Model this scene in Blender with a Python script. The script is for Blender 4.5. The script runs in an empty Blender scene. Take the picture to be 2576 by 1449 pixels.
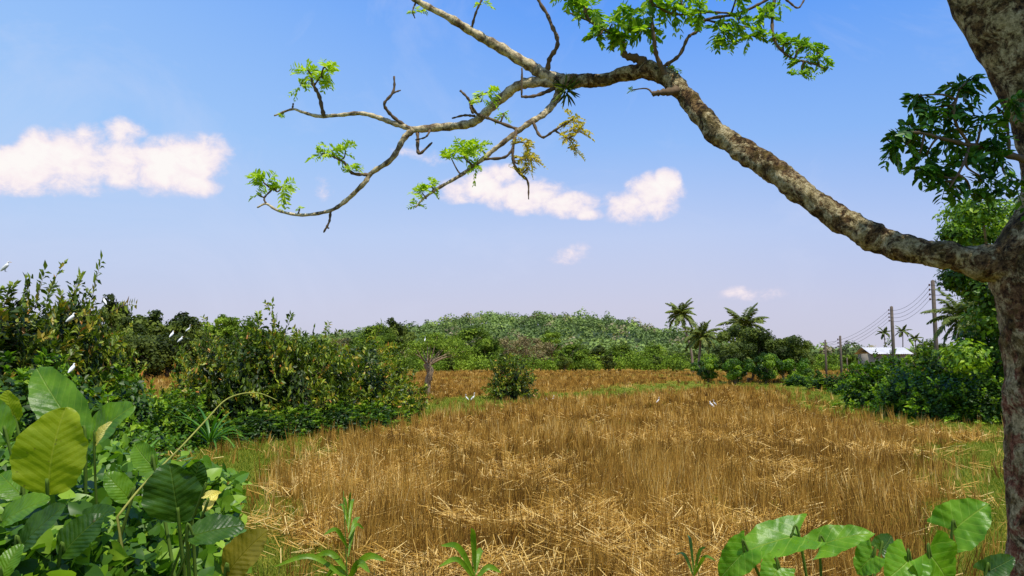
import bpy, math, numpy as np
from mathutils import Vector, Matrix, noise as mnoise
R = np.random.default_rng(7)
COL = bpy.context.scene.collection
# ------------------------------------------------------------------ camera
F = 1932.0
PITCH = math.atan((910-724.5)/F)
CAMZ = 1.7
cd = bpy.data.cameras.new("camera"); cam = bpy.data.objects.new("camera", cd); COL.objects.link(cam)
cd.lens = 27.0; cd.sensor_width = 36; cd.clip_end = 8000; cd.clip_start = 0.05
cam.location = (0, 0, CAMZ); cam.rotation_euler = (math.pi/2+PITCH, 0, 0)
bpy.context.scene.camera = cam
cp, sp = math.cos(PITCH), math.sin(PITCH)
def ray(u, v):
    a = (u-1288)/F; b = (724.5-v)/F
    return np.array([a, cp-b*sp, sp+b*cp])
def P(u, v, d):
    r = ray(u, v); return np.array([0, 0, CAMZ]) + r*(d/r[1])
def G(u, v):
    r = ray(u, v); return r[:2]*(CAMZ/-r[2])
def PX(px, d): return px/F*d
# ------------------------------------------------------------------ scene helpers
def meta(o, label, cat, group=None, kind=None):
    if label: o["label"] = label
    if cat: o["category"] = cat
    if group: o["group"] = group
    if kind: o["kind"] = kind
def top(name, label, cat, loc=(0,0,0), group=None, rotz=0, scale=1):
    o = bpy.data.objects.new(name, None); o.empty_display_size = .2
    o.location = tuple(loc); o.rotation_euler = (0,0,rotz); o.scale = (scale,)*3
    COL.objects.link(o); meta(o, label, cat, group); return o
def part(name, mesh, parent, label=None):
    o = bpy.data.objects.new(name, mesh); o.parent = parent; COL.objects.link(o)
    if label: o["label"] = label
    return o
def thing(name, mesh, label, cat, loc=(0,0,0), group=None, kind=None):
    o = bpy.data.objects.new(name, mesh); o.location = tuple(loc); COL.objects.link(o)
    meta(o, label, cat, group, kind); return o
def copy_thing(root, loc, rotz=0, scale=1, label=None, sz=None):
    c = root.copy(); COL.objects.link(c)
    c.location = tuple(loc); c.rotation_euler = (0,0,rotz)
    c.scale = (scale, scale, scale if sz is None else sz)
    if label: c["label"] = label
    for ch in root.children:
        k = ch.copy(); COL.objects.link(k); k.parent = c
    return c
def mesh_np(name, V, faces, mat, rnd=None, smooth=False, uv=None):
    V = np.asarray(V, dtype=np.float32); me = bpy.data.meshes.new(name)
    faces = [np.asarray(f, dtype=np.int32) for f in faces if len(f)]
    loops = np.concatenate([f.ravel() for f in faces])
    sizes = np.concatenate([np.full(len(f), f.shape[1], dtype=np.int32) for f in faces])
    starts = np.concatenate([[0], np.cumsum(sizes)[:-1]]).astype(np.int32)
    me.vertices.add(len(V)); me.vertices.foreach_set("co", V.ravel())
    me.loops.add(len(loops)); me.loops.foreach_set("vertex_index", loops)
    me.polygons.add(len(sizes)); me.polygons.foreach_set("loop_start", starts)
    me.polygons.foreach_set("loop_total", sizes)
    if smooth: me.polygons.foreach_set("use_smooth", np.ones(len(sizes), dtype=bool))
    me.update(calc_edges=True)
    if rnd is not None:
        a = me.attributes.new("rnd", 'FLOAT', 'POINT'); a.data.foreach_set("value", np.asarray(rnd, dtype=np.float32))
    if uv is not None:
        l = me.uv_layers.new(name="UVMap"); l.data.foreach_set("uv", np.asarray(uv, dtype=np.float32)[loops].ravel())
    if isinstance(mat, (list, tuple)):
        for m in mat: me.materials.append(m)
    elif mat: me.materials.append(mat)
    return me
def nrmz(a): return a/np.maximum(np.linalg.norm(a, axis=-1, keepdims=True), 1e-9)
T4 = (np.array([[0,0,0],[.5,.45,.10],[0,1,0],[-.5,.45,.10]]), np.array([[0,1,2],[0,2,3]]))
T6 = (np.array([[0,0,0],[.36,.22,.05],[.47,.52,.07],[.26,.82,.02],[0,1,-.05],[-.26,.82,.02],[-.47,.52,.07],[-.36,.22,.05]]),
      np.array([[0,1,2,3],[0,5,6,7]]), np.array([[0,3,4],[0,4,5]]))
TH = (np.array([[0,.08,-.02],[.30,-.10,.02],[.52,.12,.05],[.46,.45,.04],[.2,.8,0],[0,1,-.08],[-.2,.8,0],[-.46,.45,.04],[-.52,.12,.05],[-.30,-.10,.02]]),
      np.array([[0,1,2,3],[0,7,8,9]]), np.array([[0,3,4],[0,4,5],[0,5,6],[0,6,7]]))
TB = (np.array([[.5,0,0],[0,1,0],[-.5,0,0]]), np.array([[0,1,2]]))
TQ = (np.array([[.5,0,0],[.5,1,.0],[-.5,1,.0],[-.5,0,0]]), np.array([[0,1,2,3]]))
def leaves(pos, d, n, ln, wd, rnd, T):
    pos = np.asarray(pos, float); d = nrmz(np.asarray(d, float)); x = nrmz(np.cross(d, n)); z = np.cross(x, d)
    K = len(T[0]); N = len(pos); ln = np.broadcast_to(ln, (N,)); wd = np.broadcast_to(wd, (N,))
    t = T[0]
    V = pos[:,None,:] + x[:,None,:]*(t[None,:,0,None]*wd[:,None,None]) + d[:,None,:]*(t[None,:,1,None]*ln[:,None,None]) + z[:,None,:]*(t[None,:,2,None]*ln[:,None,None])
    fs = [(f[None]+ (np.arange(N)*K)[:,None,None]).reshape(-1, f.shape[1]) for f in T[1:]]
    return V.reshape(-1,3), fs, np.repeat(np.broadcast_to(rnd, (N,)), K)
def merge(parts):
    Vs=[]; F3=[]; F4=[]; Rs=[]; o=0
    for V, fs, r in parts:
        Vs.append(V); Rs.append(r)
        for f in fs:
            (F4 if f.shape[1]==4 else F3).append(f+o)
        o += len(V)
    out=[]
    if F4: out.append(np.concatenate(F4))
    if F3: out.append(np.concatenate(F3))
    return np.concatenate(Vs), out, np.concatenate(Rs)
def rvec(n, rng=R): return nrmz(rng.normal(size=(n,3)))
def spline(pts, seg=8):
    pts = np.asarray(pts, float); n = len(pts)
    if n < 3:
        t = np.linspace(0,1,seg+1)[:,None]; return pts[0]*(1-t)+pts[-1]*t
    ext = np.vstack([2*pts[0]-pts[1], pts, 2*pts[-1]-pts[-2]]); out=[]
    for i in range(n-1):
        p0,p1,p2,p3 = ext[i:i+4]
        for t in np.arange(seg)/seg:
            out.append(.5*((2*p1)+(-p0+p2)*t+(2*p0-5*p1+4*p2-p3)*t*t+(-p0+3*p1-3*p2+p3)*t**3))
    out.append(pts[-1]); return np.array(out)
def tube(C, rad, sides=8, amp=0, fr=8, seed=0, rnd=.5):
    C = np.asarray(C, float); n=len(C); rad=np.broadcast_to(rad,(n,)).astype(float)
    T = nrmz(np.gradient(C, axis=0)); up = np.array([0,0,1.0]) if abs(T[0][2])<.9 else np.array([1.0,0,0])
    a = nrmz(np.cross(T[0], up)); A=[]
    for i in range(n):
        a = nrmz(a - T[i]*np.dot(a,T[i])); A.append(a)
    A=np.array(A); B=np.cross(T,A); th=np.arange(sides)/sides*2*math.pi
    Nn = A[:,None,:]*np.cos(th)[None,:,None]+B[:,None,:]*np.sin(th)[None,:,None]
    rr = np.repeat(rad[:,None], sides, 1)
    if amp:
        for i in range(n):
            for j in range(sides):
                q = C[i]+Nn[i,j]*rad[i]
                s = mnoise.noise(Vector(q*fr)+Vector((seed,0,0)))+.5*mnoise.noise(Vector(q*fr*2.7))+.3*mnoise.noise(Vector(q*fr*7))
                rr[i,j] *= 1+amp*s
    V = (C[:,None,:]+Nn*rr[:,:,None]).reshape(-1,3)
    i = np.arange(n-1)[:,None]*sides; j=np.arange(sides)[None,:]; k=(j+1)%sides
    Fq = np.stack([i+j, i+k, i+sides+k, i+sides+j], -1).reshape(-1,4)
    V = np.vstack([V, C[0:1]-T[0]*rad[0]*.4, C[-1:]+T[-1]*rad[-1]*.6]); c0=len(V)-2; c1=len(V)-1
    jj=np.arange(sides); kk=(jj+1)%sides
    F3 = np.vstack([np.stack([np.full(sides,c0), kk, jj],-1), np.stack([np.full(sides,c1),(n-1)*sides+jj,(n-1)*sides+kk],-1)])
    return V, [Fq, F3], np.full(len(V), rnd)
def hash2(i, j, s):
    h = np.sin(i*127.1+j*311.7+s*74.7)*43758.5453; return h-np.floor(h)
def vnoise(x, y, s=0):
    xi=np.floor(x); yi=np.floor(y); fx=x-xi; fy=y-yi; fx=fx*fx*(3-2*fx); fy=fy*fy*(3-2*fy)
    return (hash2(xi,yi,s)*(1-fx)+hash2(xi+1,yi,s)*fx)*(1-fy)+(hash2(xi,yi+1,s)*(1-fx)+hash2(xi+1,yi+1,s)*fx)*fy
def fbm(x,y,s=0): return .55*vnoise(x,y,s)+.3*vnoise(x*2.1,y*2.1,s+1)+.15*vnoise(x*4.3,y*4.3,s+2)
def sstep(a,b,x):
    t=np.clip((x-a)/(b-a),0,1); return t*t*(3-2*t)
# ------------------------------------------------------------------ materials
class NT:
    def __init__(s, tree): s.t=tree; s.n=tree.nodes; s.l=tree.links
    def new(s, typ, **kw):
        n=s.n.new(typ)
        for k,v in kw.items(): setattr(n,k,v)
        return n
    def put(s, sock, val):
        if isinstance(val, bpy.types.NodeSocket): s.l.new(val, sock)
        elif val is not None:
            try: sock.default_value = val
            except Exception: sock.default_value = (val[0],val[1],val[2],1)
    def m(s, op, a, b=None, c=None, clamp=False):
        n=s.new('ShaderNodeMath', operation=op); n.use_clamp=clamp
        s.put(n.inputs[0],a)
        if b is not None: s.put(n.inputs[1],b)
        if c is not None: s.put(n.inputs[2],c)
        return n.outputs[0]
    def mix(s, f, a, b, typ='MIX'):
        n=s.new('ShaderNodeMixRGB', blend_type=typ); s.put(n.inputs[0],f)
        for k,v in ((1,a),(2,b)):
            if isinstance(v,(tuple,list)): n.inputs[k].default_value=(v[0],v[1],v[2],1)
            else: s.put(n.inputs[k],v)
        return n.outputs[0]
    def ramp(s, f, stops):
        n=s.new('ShaderNodeValToRGB'); s.put(n.inputs[0],f); e=n.color_ramp.elements
        while len(e)<len(stops): e.new(.5)
        for k,(p,c) in enumerate(stops):
            e[k].position=p; e[k].color=(c[0],c[1],c[2],1) if isinstance(c,(tuple,list)) else (c,c,c,1)
        return n.outputs[0]
    def noise(s, vec, scale, detail=4, rough=.55, dist=0):
        n=s.new('ShaderNodeTexNoise'); s.put(n.inputs['Vector'],vec); n.inputs['Scale'].default_value=scale
        n.inputs['Detail'].default_value=detail; n.inputs['Roughness'].default_value=rough; n.inputs['Distortion'].default_value=dist
        return n.outputs['Fac']
def newmat(name):
    m=bpy.data.materials.new(name); m.use_nodes=True; m.node_tree.nodes.clear(); return m, NT(m.node_tree)
def leafmat(name, stops, trans=.35, rough=.5, spec=.35, tcol=(1.25,1.35,.55), objvar=.25, noise_sc=None):
    m,t=newmat(name)
    at=t.new('ShaderNodeAttribute'); at.attribute_name='rnd'
    c=t.ramp(at.outputs['Fac'], stops)
    if objvar:
        oi=t.new('ShaderNodeObjectInfo'); k=t.m('MULTIPLY_ADD', oi.outputs['Random'], 2*objvar, 1-objvar)
        c=t.mix(1, c, k, 'MULTIPLY')
    if noise_sc:
        g=t.new('ShaderNodeNewGeometry'); n=t.noise(g.outputs['Position'], noise_sc, 3)
        c=t.mix(1, c, t.ramp(n, [(.3,.6),(.7,1.35)]), 'MULTIPLY')
    b=t.new('ShaderNodeBsdfPrincipled'); t.put(b.inputs['Base Color'],c); b.inputs['Roughness'].default_value=rough
    b.inputs['Specular IOR Level'].default_value=spec
    o=t.new('ShaderNodeOutputMaterial')
    tr=t.new('ShaderNodeBsdfTranslucent'); t.put(tr.inputs['Color'], t.mix(1,c,tcol,'MULTIPLY'))
    mx=t.new('ShaderNodeMixShader'); mx.inputs[0].default_value=trans
    t.l.new(b.outputs[0],mx.inputs[1]); t.l.new(tr.outputs[0],mx.inputs[2]); t.l.new(mx.outputs[0],o.inputs[0])
    return m
def simple(name, col, rough=.8, var=.25, sc=8, bump=0, spec=.3):
    m,t=newmat(name); tc=t.new('ShaderNodeTexCoord'); n=t.noise(tc.outputs['Object'], sc, 6)
    c=t.mix(1, col, t.ramp(n,[(.3,1-var),(.7,1+var)]),'MULTIPLY')
    b=t.new('ShaderNodeBsdfPrincipled'); t.put(b.inputs['Base Color'],c); b.inputs['Roughness'].default_value=rough
    b.inputs['Specular IOR Level'].default_value=spec
    if bump:
        bp=t.new('ShaderNodeBump'); bp.inputs['Strength'].default_value=bump; t.put(bp.inputs['Height'],n); bp.inputs['Distance'].default_value=.02
        t.l.new(bp.outputs[0], b.inputs['Normal'])
    o=t.new('ShaderNodeOutputMaterial'); t.l.new(b.outputs[0],o.inputs[0]); return m
M_straw = leafmat("straw", [(0,(.13,.066,.010)),(.3,(.34,.18,.026)),(.65,(.58,.35,.065)),(1,(.95,.72,.29))], .25, .6, .2, (1.1,1.0,.5), 0)
M_grass = leafmat("grass", [(0,(.10,.15,.012)),(.5,(.20,.26,.022)),(1,(.42,.36,.05))], .35, .6, .15, objvar=0)
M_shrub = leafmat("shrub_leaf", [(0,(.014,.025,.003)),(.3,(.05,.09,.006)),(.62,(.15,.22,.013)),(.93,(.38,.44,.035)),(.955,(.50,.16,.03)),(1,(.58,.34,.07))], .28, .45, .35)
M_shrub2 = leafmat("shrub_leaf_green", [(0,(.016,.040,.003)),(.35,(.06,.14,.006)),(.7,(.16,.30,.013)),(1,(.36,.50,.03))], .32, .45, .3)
M_dark = leafmat("dark_tree_leaf", [(0,(.022,.034,.005)),(.5,(.065,.095,.010)),(1,(.16,.20,.022))], .25, .6, .2)
M_mid = leafmat("tree_leaf", [(0,(.045,.075,.012)),(.4,(.11,.175,.017)),(.75,(.20,.30,.027)),(1,(.32,.42,.05))], .3, .7, .1)
M_brown = leafmat("dry_tree_leaf", [(0,(.13,.10,.05)),(.5,(.23,.18,.08)),(1,(.32,.28,.12))], .2, .7, .1)
M_hill_haze = leafmat("hill_leaf_hazed", [(0,(.085,.12,.05)),(.35,(.14,.20,.065)),(.65,(.20,.28,.075)),(.88,(.30,.38,.09)),(.93,(.26,.21,.12)),(1,(.31,.27,.16))], .15, .9, .05, objvar=0, noise_sc=.03)  # pale, desaturated greens: distance haze is painted into the leaf colour
M_young = leafmat("young_leaf", [(0,(.26,.40,.02)),(.5,(.42,.58,.03)),(1,(.60,.72,.07))], .45, .5, .25, objvar=0)
M_top = leafmat("canopy_leaf", [(0,(.08,.19,.010)),(.5,(.20,.38,.02)),(1,(.44,.60,.04))], .45, .45, .3, objvar=0)
M_flower = leafmat("blossom_leaf", [(0,(.34,.30,.03)),(.5,(.58,.48,.06)),(1,(.75,.60,.14))], .4, .5, .2, objvar=0)
M_glossy = leafmat("glossy_leaf", [(0,(.02,.075,.006)),(.5,(.05,.16,.010)),(1,(.14,.30,.02))], .3, .4, .4, objvar=0)
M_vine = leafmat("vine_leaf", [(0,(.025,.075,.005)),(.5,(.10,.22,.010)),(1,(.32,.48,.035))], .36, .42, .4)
M_palm = leafmat("palm_leaf", [(0,(.06,.085,.012)),(.5,(.12,.17,.018)),(1,(.28,.30,.05))], .25, .5, .3)
M_twig = simple("twig_bark", (.13,.085,.045,1), .85, .4, 20)
M_greystem = simple("stem_bark", (.24,.17,.10,1), .85, .4, 12)
M_palmtrunk = simple("palm_trunk_bark", (.22,.17,.12,1), .85, .3, 3)
M_white = simple("white_feather", (.80,.79,.75,1), .8, .04, 20)
M_beak = simple("yellow_beak", (.6,.35,.05,1), .4, .1, 20)
M_leg = simple("dark_leg", (.05,.05,.04,1), .6, .1, 20)
M_conc = simple("weathered_dark_post", (.13,.10,.075,1), .9, .3, 3, .3)
M_wire = simple("black_wire", (.03,.03,.03,1), .6, .1, 3)
M_insul = simple("brown_insulator", (.10,.04,.03,1), .3, .1, 3)
M_wall = simple("plaster_wall", (.30,.26,.2,1), .9, .15, 2)
M_petiole = simple("green_petiole", (.09,.15,.02,1), .7, .2, 15, 0, .1)
M_tan = simple("tan_vine", (.34,.34,.08,1), .8, .2, 15, 0, .1)
def bark():
    m,t=newmat("mossy_bark"); g=t.new('ShaderNodeNewGeometry'); p=g.outputs['Position']
    n1=t.noise(p,10,9,.74,.7); n2=t.noise(p,40,7,.78); n3=t.noise(p,6.5,8,.78,.7); n4=t.noise(p,20,5,.7)
    sx=t.new('ShaderNodeSeparateXYZ'); t.put(sx.inputs[0],p)
    col=t.ramp(n2,[(.40,(.022,.012,.006)),(.50,(.16,.09,.038)),(.62,(.42,.27,.11))])
    red=t.ramp(n2,[(.38,(.08,.024,.012)),(.5,(.36,.13,.065)),(.64,(.62,.34,.19))])
    low=t.m('SUBTRACT',1,t.m('MULTIPLY_ADD', sx.outputs[2], 1.6, -2.4, clamp=True))
    col=t.mix(low,col,red)
    col=t.mix(t.ramp(n1,[(.475,0.0),(.525,.97)]), col, t.ramp(n2,[(.38,(.20,.14,.06)),(.5,(.60,.47,.23)),(.60,(.92,.77,.44))]))
    col=t.mix(t.ramp(n3,[(.52,0.0),(.57,.85)]), col, t.ramp(n4,[(.42,(.026,.017,.006)),(.6,(.20,.135,.03))]))
    b=t.new('ShaderNodeBsdfPrincipled'); t.put(b.inputs['Base Color'],col); b.inputs['Roughness'].default_value=.9
    b.inputs['Specular IOR Level'].default_value=.15
    bp=t.new('ShaderNodeBump'); bp.inputs['Strength'].default_value=1; bp.inputs['Distance'].default_value=.04
    t.put(bp.inputs['Height'], t.m('ADD',n2,t.m('MULTIPLY',n1,1.4))); t.l.new(bp.outputs[0],b.inputs['Normal'])
    o=t.new('ShaderNodeOutputMaterial'); t.l.new(b.outputs[0],o.inputs[0]); return m
M_bark=bark()
def palebark():
    m,t=newmat("pale_bark"); g=t.new('ShaderNodeNewGeometry'); p=g.outputs['Position']
    n1=t.noise(p,16,8,.65,.5); n2=t.noise(p,60,5,.7)
    col=t.mix(t.ramp(n1,[(.42,0.0),(.55,1.0)]), t.ramp(n2,[(.35,(.06,.038,.018)),(.65,(.22,.15,.07))]), t.ramp(n2,[(.35,(.38,.30,.16)),(.65,(.76,.62,.37))]))
    b=t.new('ShaderNodeBsdfPrincipled'); t.put(b.inputs['Base Color'],col); b.inputs['Roughness'].default_value=.9
    bp=t.new('ShaderNodeBump'); bp.inputs['Strength'].default_value=.6; bp.inputs['Distance'].default_value=.008
    t.put(bp.inputs['Height'], n2); t.l.new(bp.outputs[0],b.inputs['Normal'])
    o=t.new('ShaderNodeOutputMaterial'); t.l.new(b.outputs[0],o.inputs[0]); return m
M_pale=palebark()
def veinmat(name, c0, c1, vein, trans=.35, nlat=9, slope=.55, vs=.6):
    m,t=newmat(name); uv=t.new('ShaderNodeUVMap'); s=t.new('ShaderNodeSeparateXYZ'); t.put(s.inputs[0],uv.outputs[0])
    x=t.m('ABSOLUTE',s.outputs[0]); y=s.outputs[1]
    g=t.new('ShaderNodeNewGeometry'); n=t.noise(g.outputs['Position'],14,5)
    n5=t.noise(g.outputs['Position'],55,4)
    mid=t.m('SUBTRACT',1,t.m('DIVIDE',x,.02),clamp=True)
    q=t.m('FRACT',t.m('MULTIPLY',t.m('SUBTRACT',y,t.m('MULTIPLY',x,slope)),nlat))
    tri=t.m('ABSOLUTE',t.m('SUBTRACT',q,.5)); lat=t.m('MULTIPLY',t.m('SUBTRACT',1,t.m('DIVIDE',tri,.07),clamp=True),vs)
    v=t.m('MAXIMUM',mid,lat)
    col=t.mix(t.ramp(n,[(.35,0.0),(.65,1.0)]),c0,c1); col=t.mix(t.m('MULTIPLY',v,.6),col,vein)
    col=t.mix(t.ramp(n5,[(.68,0.0),(.74,.6)]),col,(.10,.07,.02))
    b=t.new('ShaderNodeBsdfPrincipled'); t.put(b.inputs['Base Color'],col); b.inputs['Roughness'].default_value=.38
    b.inputs['Specular IOR Level'].default_value=.35
    bp=t.new('ShaderNodeBump'); bp.inputs['Strength'].default_value=.6; bp.inputs['Distance'].default_value=.003
    t.put(bp.inputs['Height'],t.m('ADD',t.m('SUBTRACT',tri,mid),t.m('MULTIPLY',n5,1.0))); t.l.new(bp.outputs[0],b.inputs['Normal'])
    tr=t.new('ShaderNodeBsdfTranslucent'); t.put(tr.inputs['Color'],t.mix(1,col,(1.4,1.3,.45),'MULTIPLY'))
    mx=t.new('ShaderNodeMixShader'); mx.inputs[0].default_value=trans
    t.l.new(b.outputs[0],mx.inputs[1]); t.l.new(tr.outputs[0],mx.inputs[2])
    o=t.new('ShaderNodeOutputMaterial'); t.l.new(mx.outputs[0],o.inputs[0]); return m
M_big=veinmat("broad_leaf_sunlit",(.25,.33,.008),(.34,.41,.012),(.46,.50,.05),.5,11)  # lit copy of the broad leaf: backlit sun glow put into its yellow-green
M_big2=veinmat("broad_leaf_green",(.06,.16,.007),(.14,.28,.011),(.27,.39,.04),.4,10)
M_bigd=veinmat("broad_leaf_shaded",(.018,.06,.005),(.055,.13,.008),(.12,.20,.022),.34,10)  # dark copy of the broad leaf, with shade put into its colour
M_olive=veinmat("broad_leaf_olive",(.16,.14,.008),(.26,.21,.014),(.32,.27,.03),.38,10)
M_yel=veinmat("young_leaf_yellow",(.80,.66,.10),(.92,.82,.26),(.20,.22,.02),.3,9,.55,1.3)
M_taro=veinmat("taro_leaf",(.09,.25,.008),(.18,.38,.013),(.42,.58,.09),.42,5,.9)
M_grassy=veinmat("weed_leaf",(.10,.22,.010),(.20,.35,.015),(.36,.48,.06),.4,1,0,0)
# ------------------------------------------------------------------ world
SUN=nrmz(np.array([.24,-.36,.95])); el=math.asin(SUN[2]); rot=math.atan2(SUN[0],SUN[1])
W=bpy.data.worlds.new("World"); bpy.context.scene.world=W; W.use_nodes=True; W.node_tree.nodes.clear(); t=NT(W.node_tree)
sky=t.new('ShaderNodeTexSky',sky_type='NISHITA'); sky.sun_disc=False; sky.sun_elevation=el; sky.sun_rotation=rot; sky.dust_density=2.0; sky.ozone_density=2.0
tc=t.new('ShaderNodeTexCoord'); sx=t.new('ShaderNodeSeparateXYZ'); t.put(sx.inputs[0],tc.outputs['Generated'])
X,Y,Z=sx.outputs
def lin(r,g,b):
    f=lambda c:((c/255+.055)/1.055)**2.4 if c>10 else c/255/12.92
    return (f(r),f(g),f(b))
grad=t.ramp(t.m('MULTIPLY',Z,2.0,clamp=True),[(0,lin(207,204,220)),(.14,lin(206,207,230)),(.32,lin(192,208,244)),(.55,lin(148,190,250)),(.85,lin(98,160,250)),(1,lin(80,142,238))])
left=t.m('MULTIPLY_ADD',X,-1.1,.10,clamp=True)
grad=t.mix(t.m('MULTIPLY',t.m('MULTIPLY',left,.75),t.m('MULTIPLY',Z,4.0,clamp=True)),grad,lin(176,214,252))
right=t.m('MULTIPLY_ADD',X,1.2,-.25,clamp=True)
grad=t.mix(t.m('MULTIPLY',t.m('MULTIPLY',right,.75),t.m('MULTIPLY',Z,4.0,clamp=True)),grad,lin(100,162,243))
skys=t.mix(1,sky.outputs[0],(.10,.10,.10),'MULTIPLY')
base=t.mix(.96,skys,grad)
az=t.m('ARCTAN2',X,Y); ele=t.m('ARCSINE',Z)
cv=t.new('ShaderNodeCombineXYZ'); t.put(cv.inputs[0],az); t.put(cv.inputs[1],t.m('MULTIPLY',ele,1.25))
nA=t.noise(cv.outputs[0],15,3,.5,.1); nC=t.noise(cv.outputs[0],34,10,.64,.25)
def ang(u,v):
    r=nrmz(ray(u,v)); return math.atan2(r[0],r[1]), math.asin(r[2])
cl=[(30,430,150,50,1),(110,385,55,52,.9),(190,400,100,66,1),(225,350,40,38,.85),(310,335,50,36,.7),(300,412,100,56,1),(400,420,120,62,1),(480,410,80,68,1),(550,385,38,44,.8),(490,462,60,34,.9),
    (1150,480,60,32,.8),(1215,465,75,45,1),(1260,445,50,35,.9),(1320,492,110,46,1),(1420,515,90,34,.95),(1480,538,50,16,.7),
    (1590,520,75,46,1),(1640,495,75,58,1),(1675,455,36,34,.9),(1560,515,40,30,.6),
    (1425,645,60,22,.45),(1460,620,30,14,.35),(1885,740,80,22,.42),(820,472,38,34,.42),(1040,385,60,22,.42),(1090,405,60,18,.40),(230,478,60,18,.5)]
M=None
for (u,v,w,h,a) in cl:
    A,E=ang(u,v); rw=w/F*1.22; rh=h/F*1.22
    d=t.m('ADD',t.m('POWER',t.m('ABSOLUTE',t.m('DIVIDE',t.m('SUBTRACT',az,A),rw)),2.0),t.m('POWER',t.m('ABSOLUTE',t.m('DIVIDE',t.m('SUBTRACT',ele,E),rh)),2.0))
    m_=t.m('MULTIPLY',t.m('SUBTRACT',1,d,clamp=True),a)
    M=m_ if M is None else t.m('MAXIMUM',M,m_)
nn_=t.m('ADD',t.m('MULTIPLY',t.m('SUBTRACT',nA,.5),1.0),t.m('MULTIPLY',t.m('SUBTRACT',nC,.5),1.7))
q=t.m('ADD',M,nn_)
gate=t.m('MULTIPLY',M,3.5,clamp=True)
mr=t.new('ShaderNodeMapRange',interpolation_type='SMOOTHSTEP'); t.put(mr.inputs['Value'],q); mr.inputs['From Min'].default_value=.06; mr.inputs['From Max'].default_value=.90
dens=t.m('MULTIPLY',mr.outputs[0],gate)
ccol=t.ramp(t.m('ADD',t.m('MULTIPLY',q,.55),t.m('MULTIPLY',nC,.25)),[(.25,lin(240,224,236)),(.5,lin(252,238,241)),(.75,lin(255,250,247))])
wisp=t.ramp(t.noise(cv.outputs[0],3.2,7,.65,1.0),[(.5,0.0),(.8,.35)])
base=t.mix(wisp,base,lin(216,222,246))
final=t.mix(t.m('MULTIPLY',dens,.97),base,ccol)
bg=t.new('ShaderNodeBackground'); t.put(bg.inputs[0],final); bg.inputs[1].default_value=1.0
wo=t.new('ShaderNodeOutputWorld'); t.l.new(bg.outputs[0],wo.inputs[0])
sl=bpy.data.lights.new("sun",'SUN'); sl.energy=5.0; sl.angle=math.radians(.5); sl.color=(1,.95,.84)
so=bpy.data.objects.new("sun",sl); COL.objects.link(so); so.rotation_euler=Vector(SUN).to_track_quat('Z','Y').to_euler(); so.location=(0,-5,30)
sc=bpy.context.scene; sc.view_settings.view_transform='Standard'; sc.view_settings.look='None'; sc.view_settings.exposure=0
# ------------------------------------------------------------------ ground
lineA=np.array([G(*p) for p in [(560,2300),(530,1600),(510,1320),(530,1200),(660,1118),(860,1078),(1060,1042),(1200,1010),(1330,1002),(1560,990),(1720,968)]])
lineB=np.array([G(*p) for p in [(2560,2000),(2530,1500),(2540,1200),(2560,1100),(2250,1054),(2060,994),(1950,972),(1750,962)]])
def dist_poly(x,y,L):
    best=np.full(x.shape,1e9); sd=np.zeros(x.shape)
    for a,b in zip(L[:-1],L[1:]):
        ab=b-a; tt=np.clip(((x-a[0])*ab[0]+(y-a[1])*ab[1])/(ab@ab),0,1)
        dx=x-a[0]-tt*ab[0]; dy=y-a[1]-tt*ab[1]; d=np.hypot(dx,dy); c=ab[0]*dy-ab[1]*dx
        s=d<best; best=np.where(s,d,best); sd=np.where(s,np.sign(c),sd)
    return best, sd
def green(x,y):
    da,sa=dist_poly(x,y,lineA); db,sb=dist_poly(x,y,lineB)
    wa=.65+.055*y; wb=.5+.05*y; n=fbm(x*.9,y*.9,3)-.5
    ga=1-sstep(.5,1.45,da/wa+n*1.5)
    ga=np.where((sa>0)&(y<26),1,ga)
    gb=1-sstep(.4,1.5,db/wb+n*1.6); gb=np.where((sb<0)&(y<60),1,gb)
    st=sstep(.50,.72,fbm(x*.06+3,y*.10,9))*.65*sstep(12,40,y)
    sm=sstep(.58,.78,fbm(x*.35,y*.35,19))*.3
    return np.clip(np.maximum(np.maximum(np.maximum(ga,gb)*.95,st),sm),0,1)
gx=np.sinh(np.linspace(-7.6,7.6,261))*3.0; gy=np.concatenate([-np.geomspace(3000,1,30),np.geomspace(1,5000,330)])
GX,GY=np.meshgrid(gx,gy); GR=green(GX.ravel(),GY.ravel())
V=np.stack([GX.ravel(),GY.ravel(),np.zeros(GX.size)],-1); nx=len(gx); ny=len(gy)
i=(np.arange(ny-1)[:,None]*nx+np.arange(nx-1)[None,:]).ravel()
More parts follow.
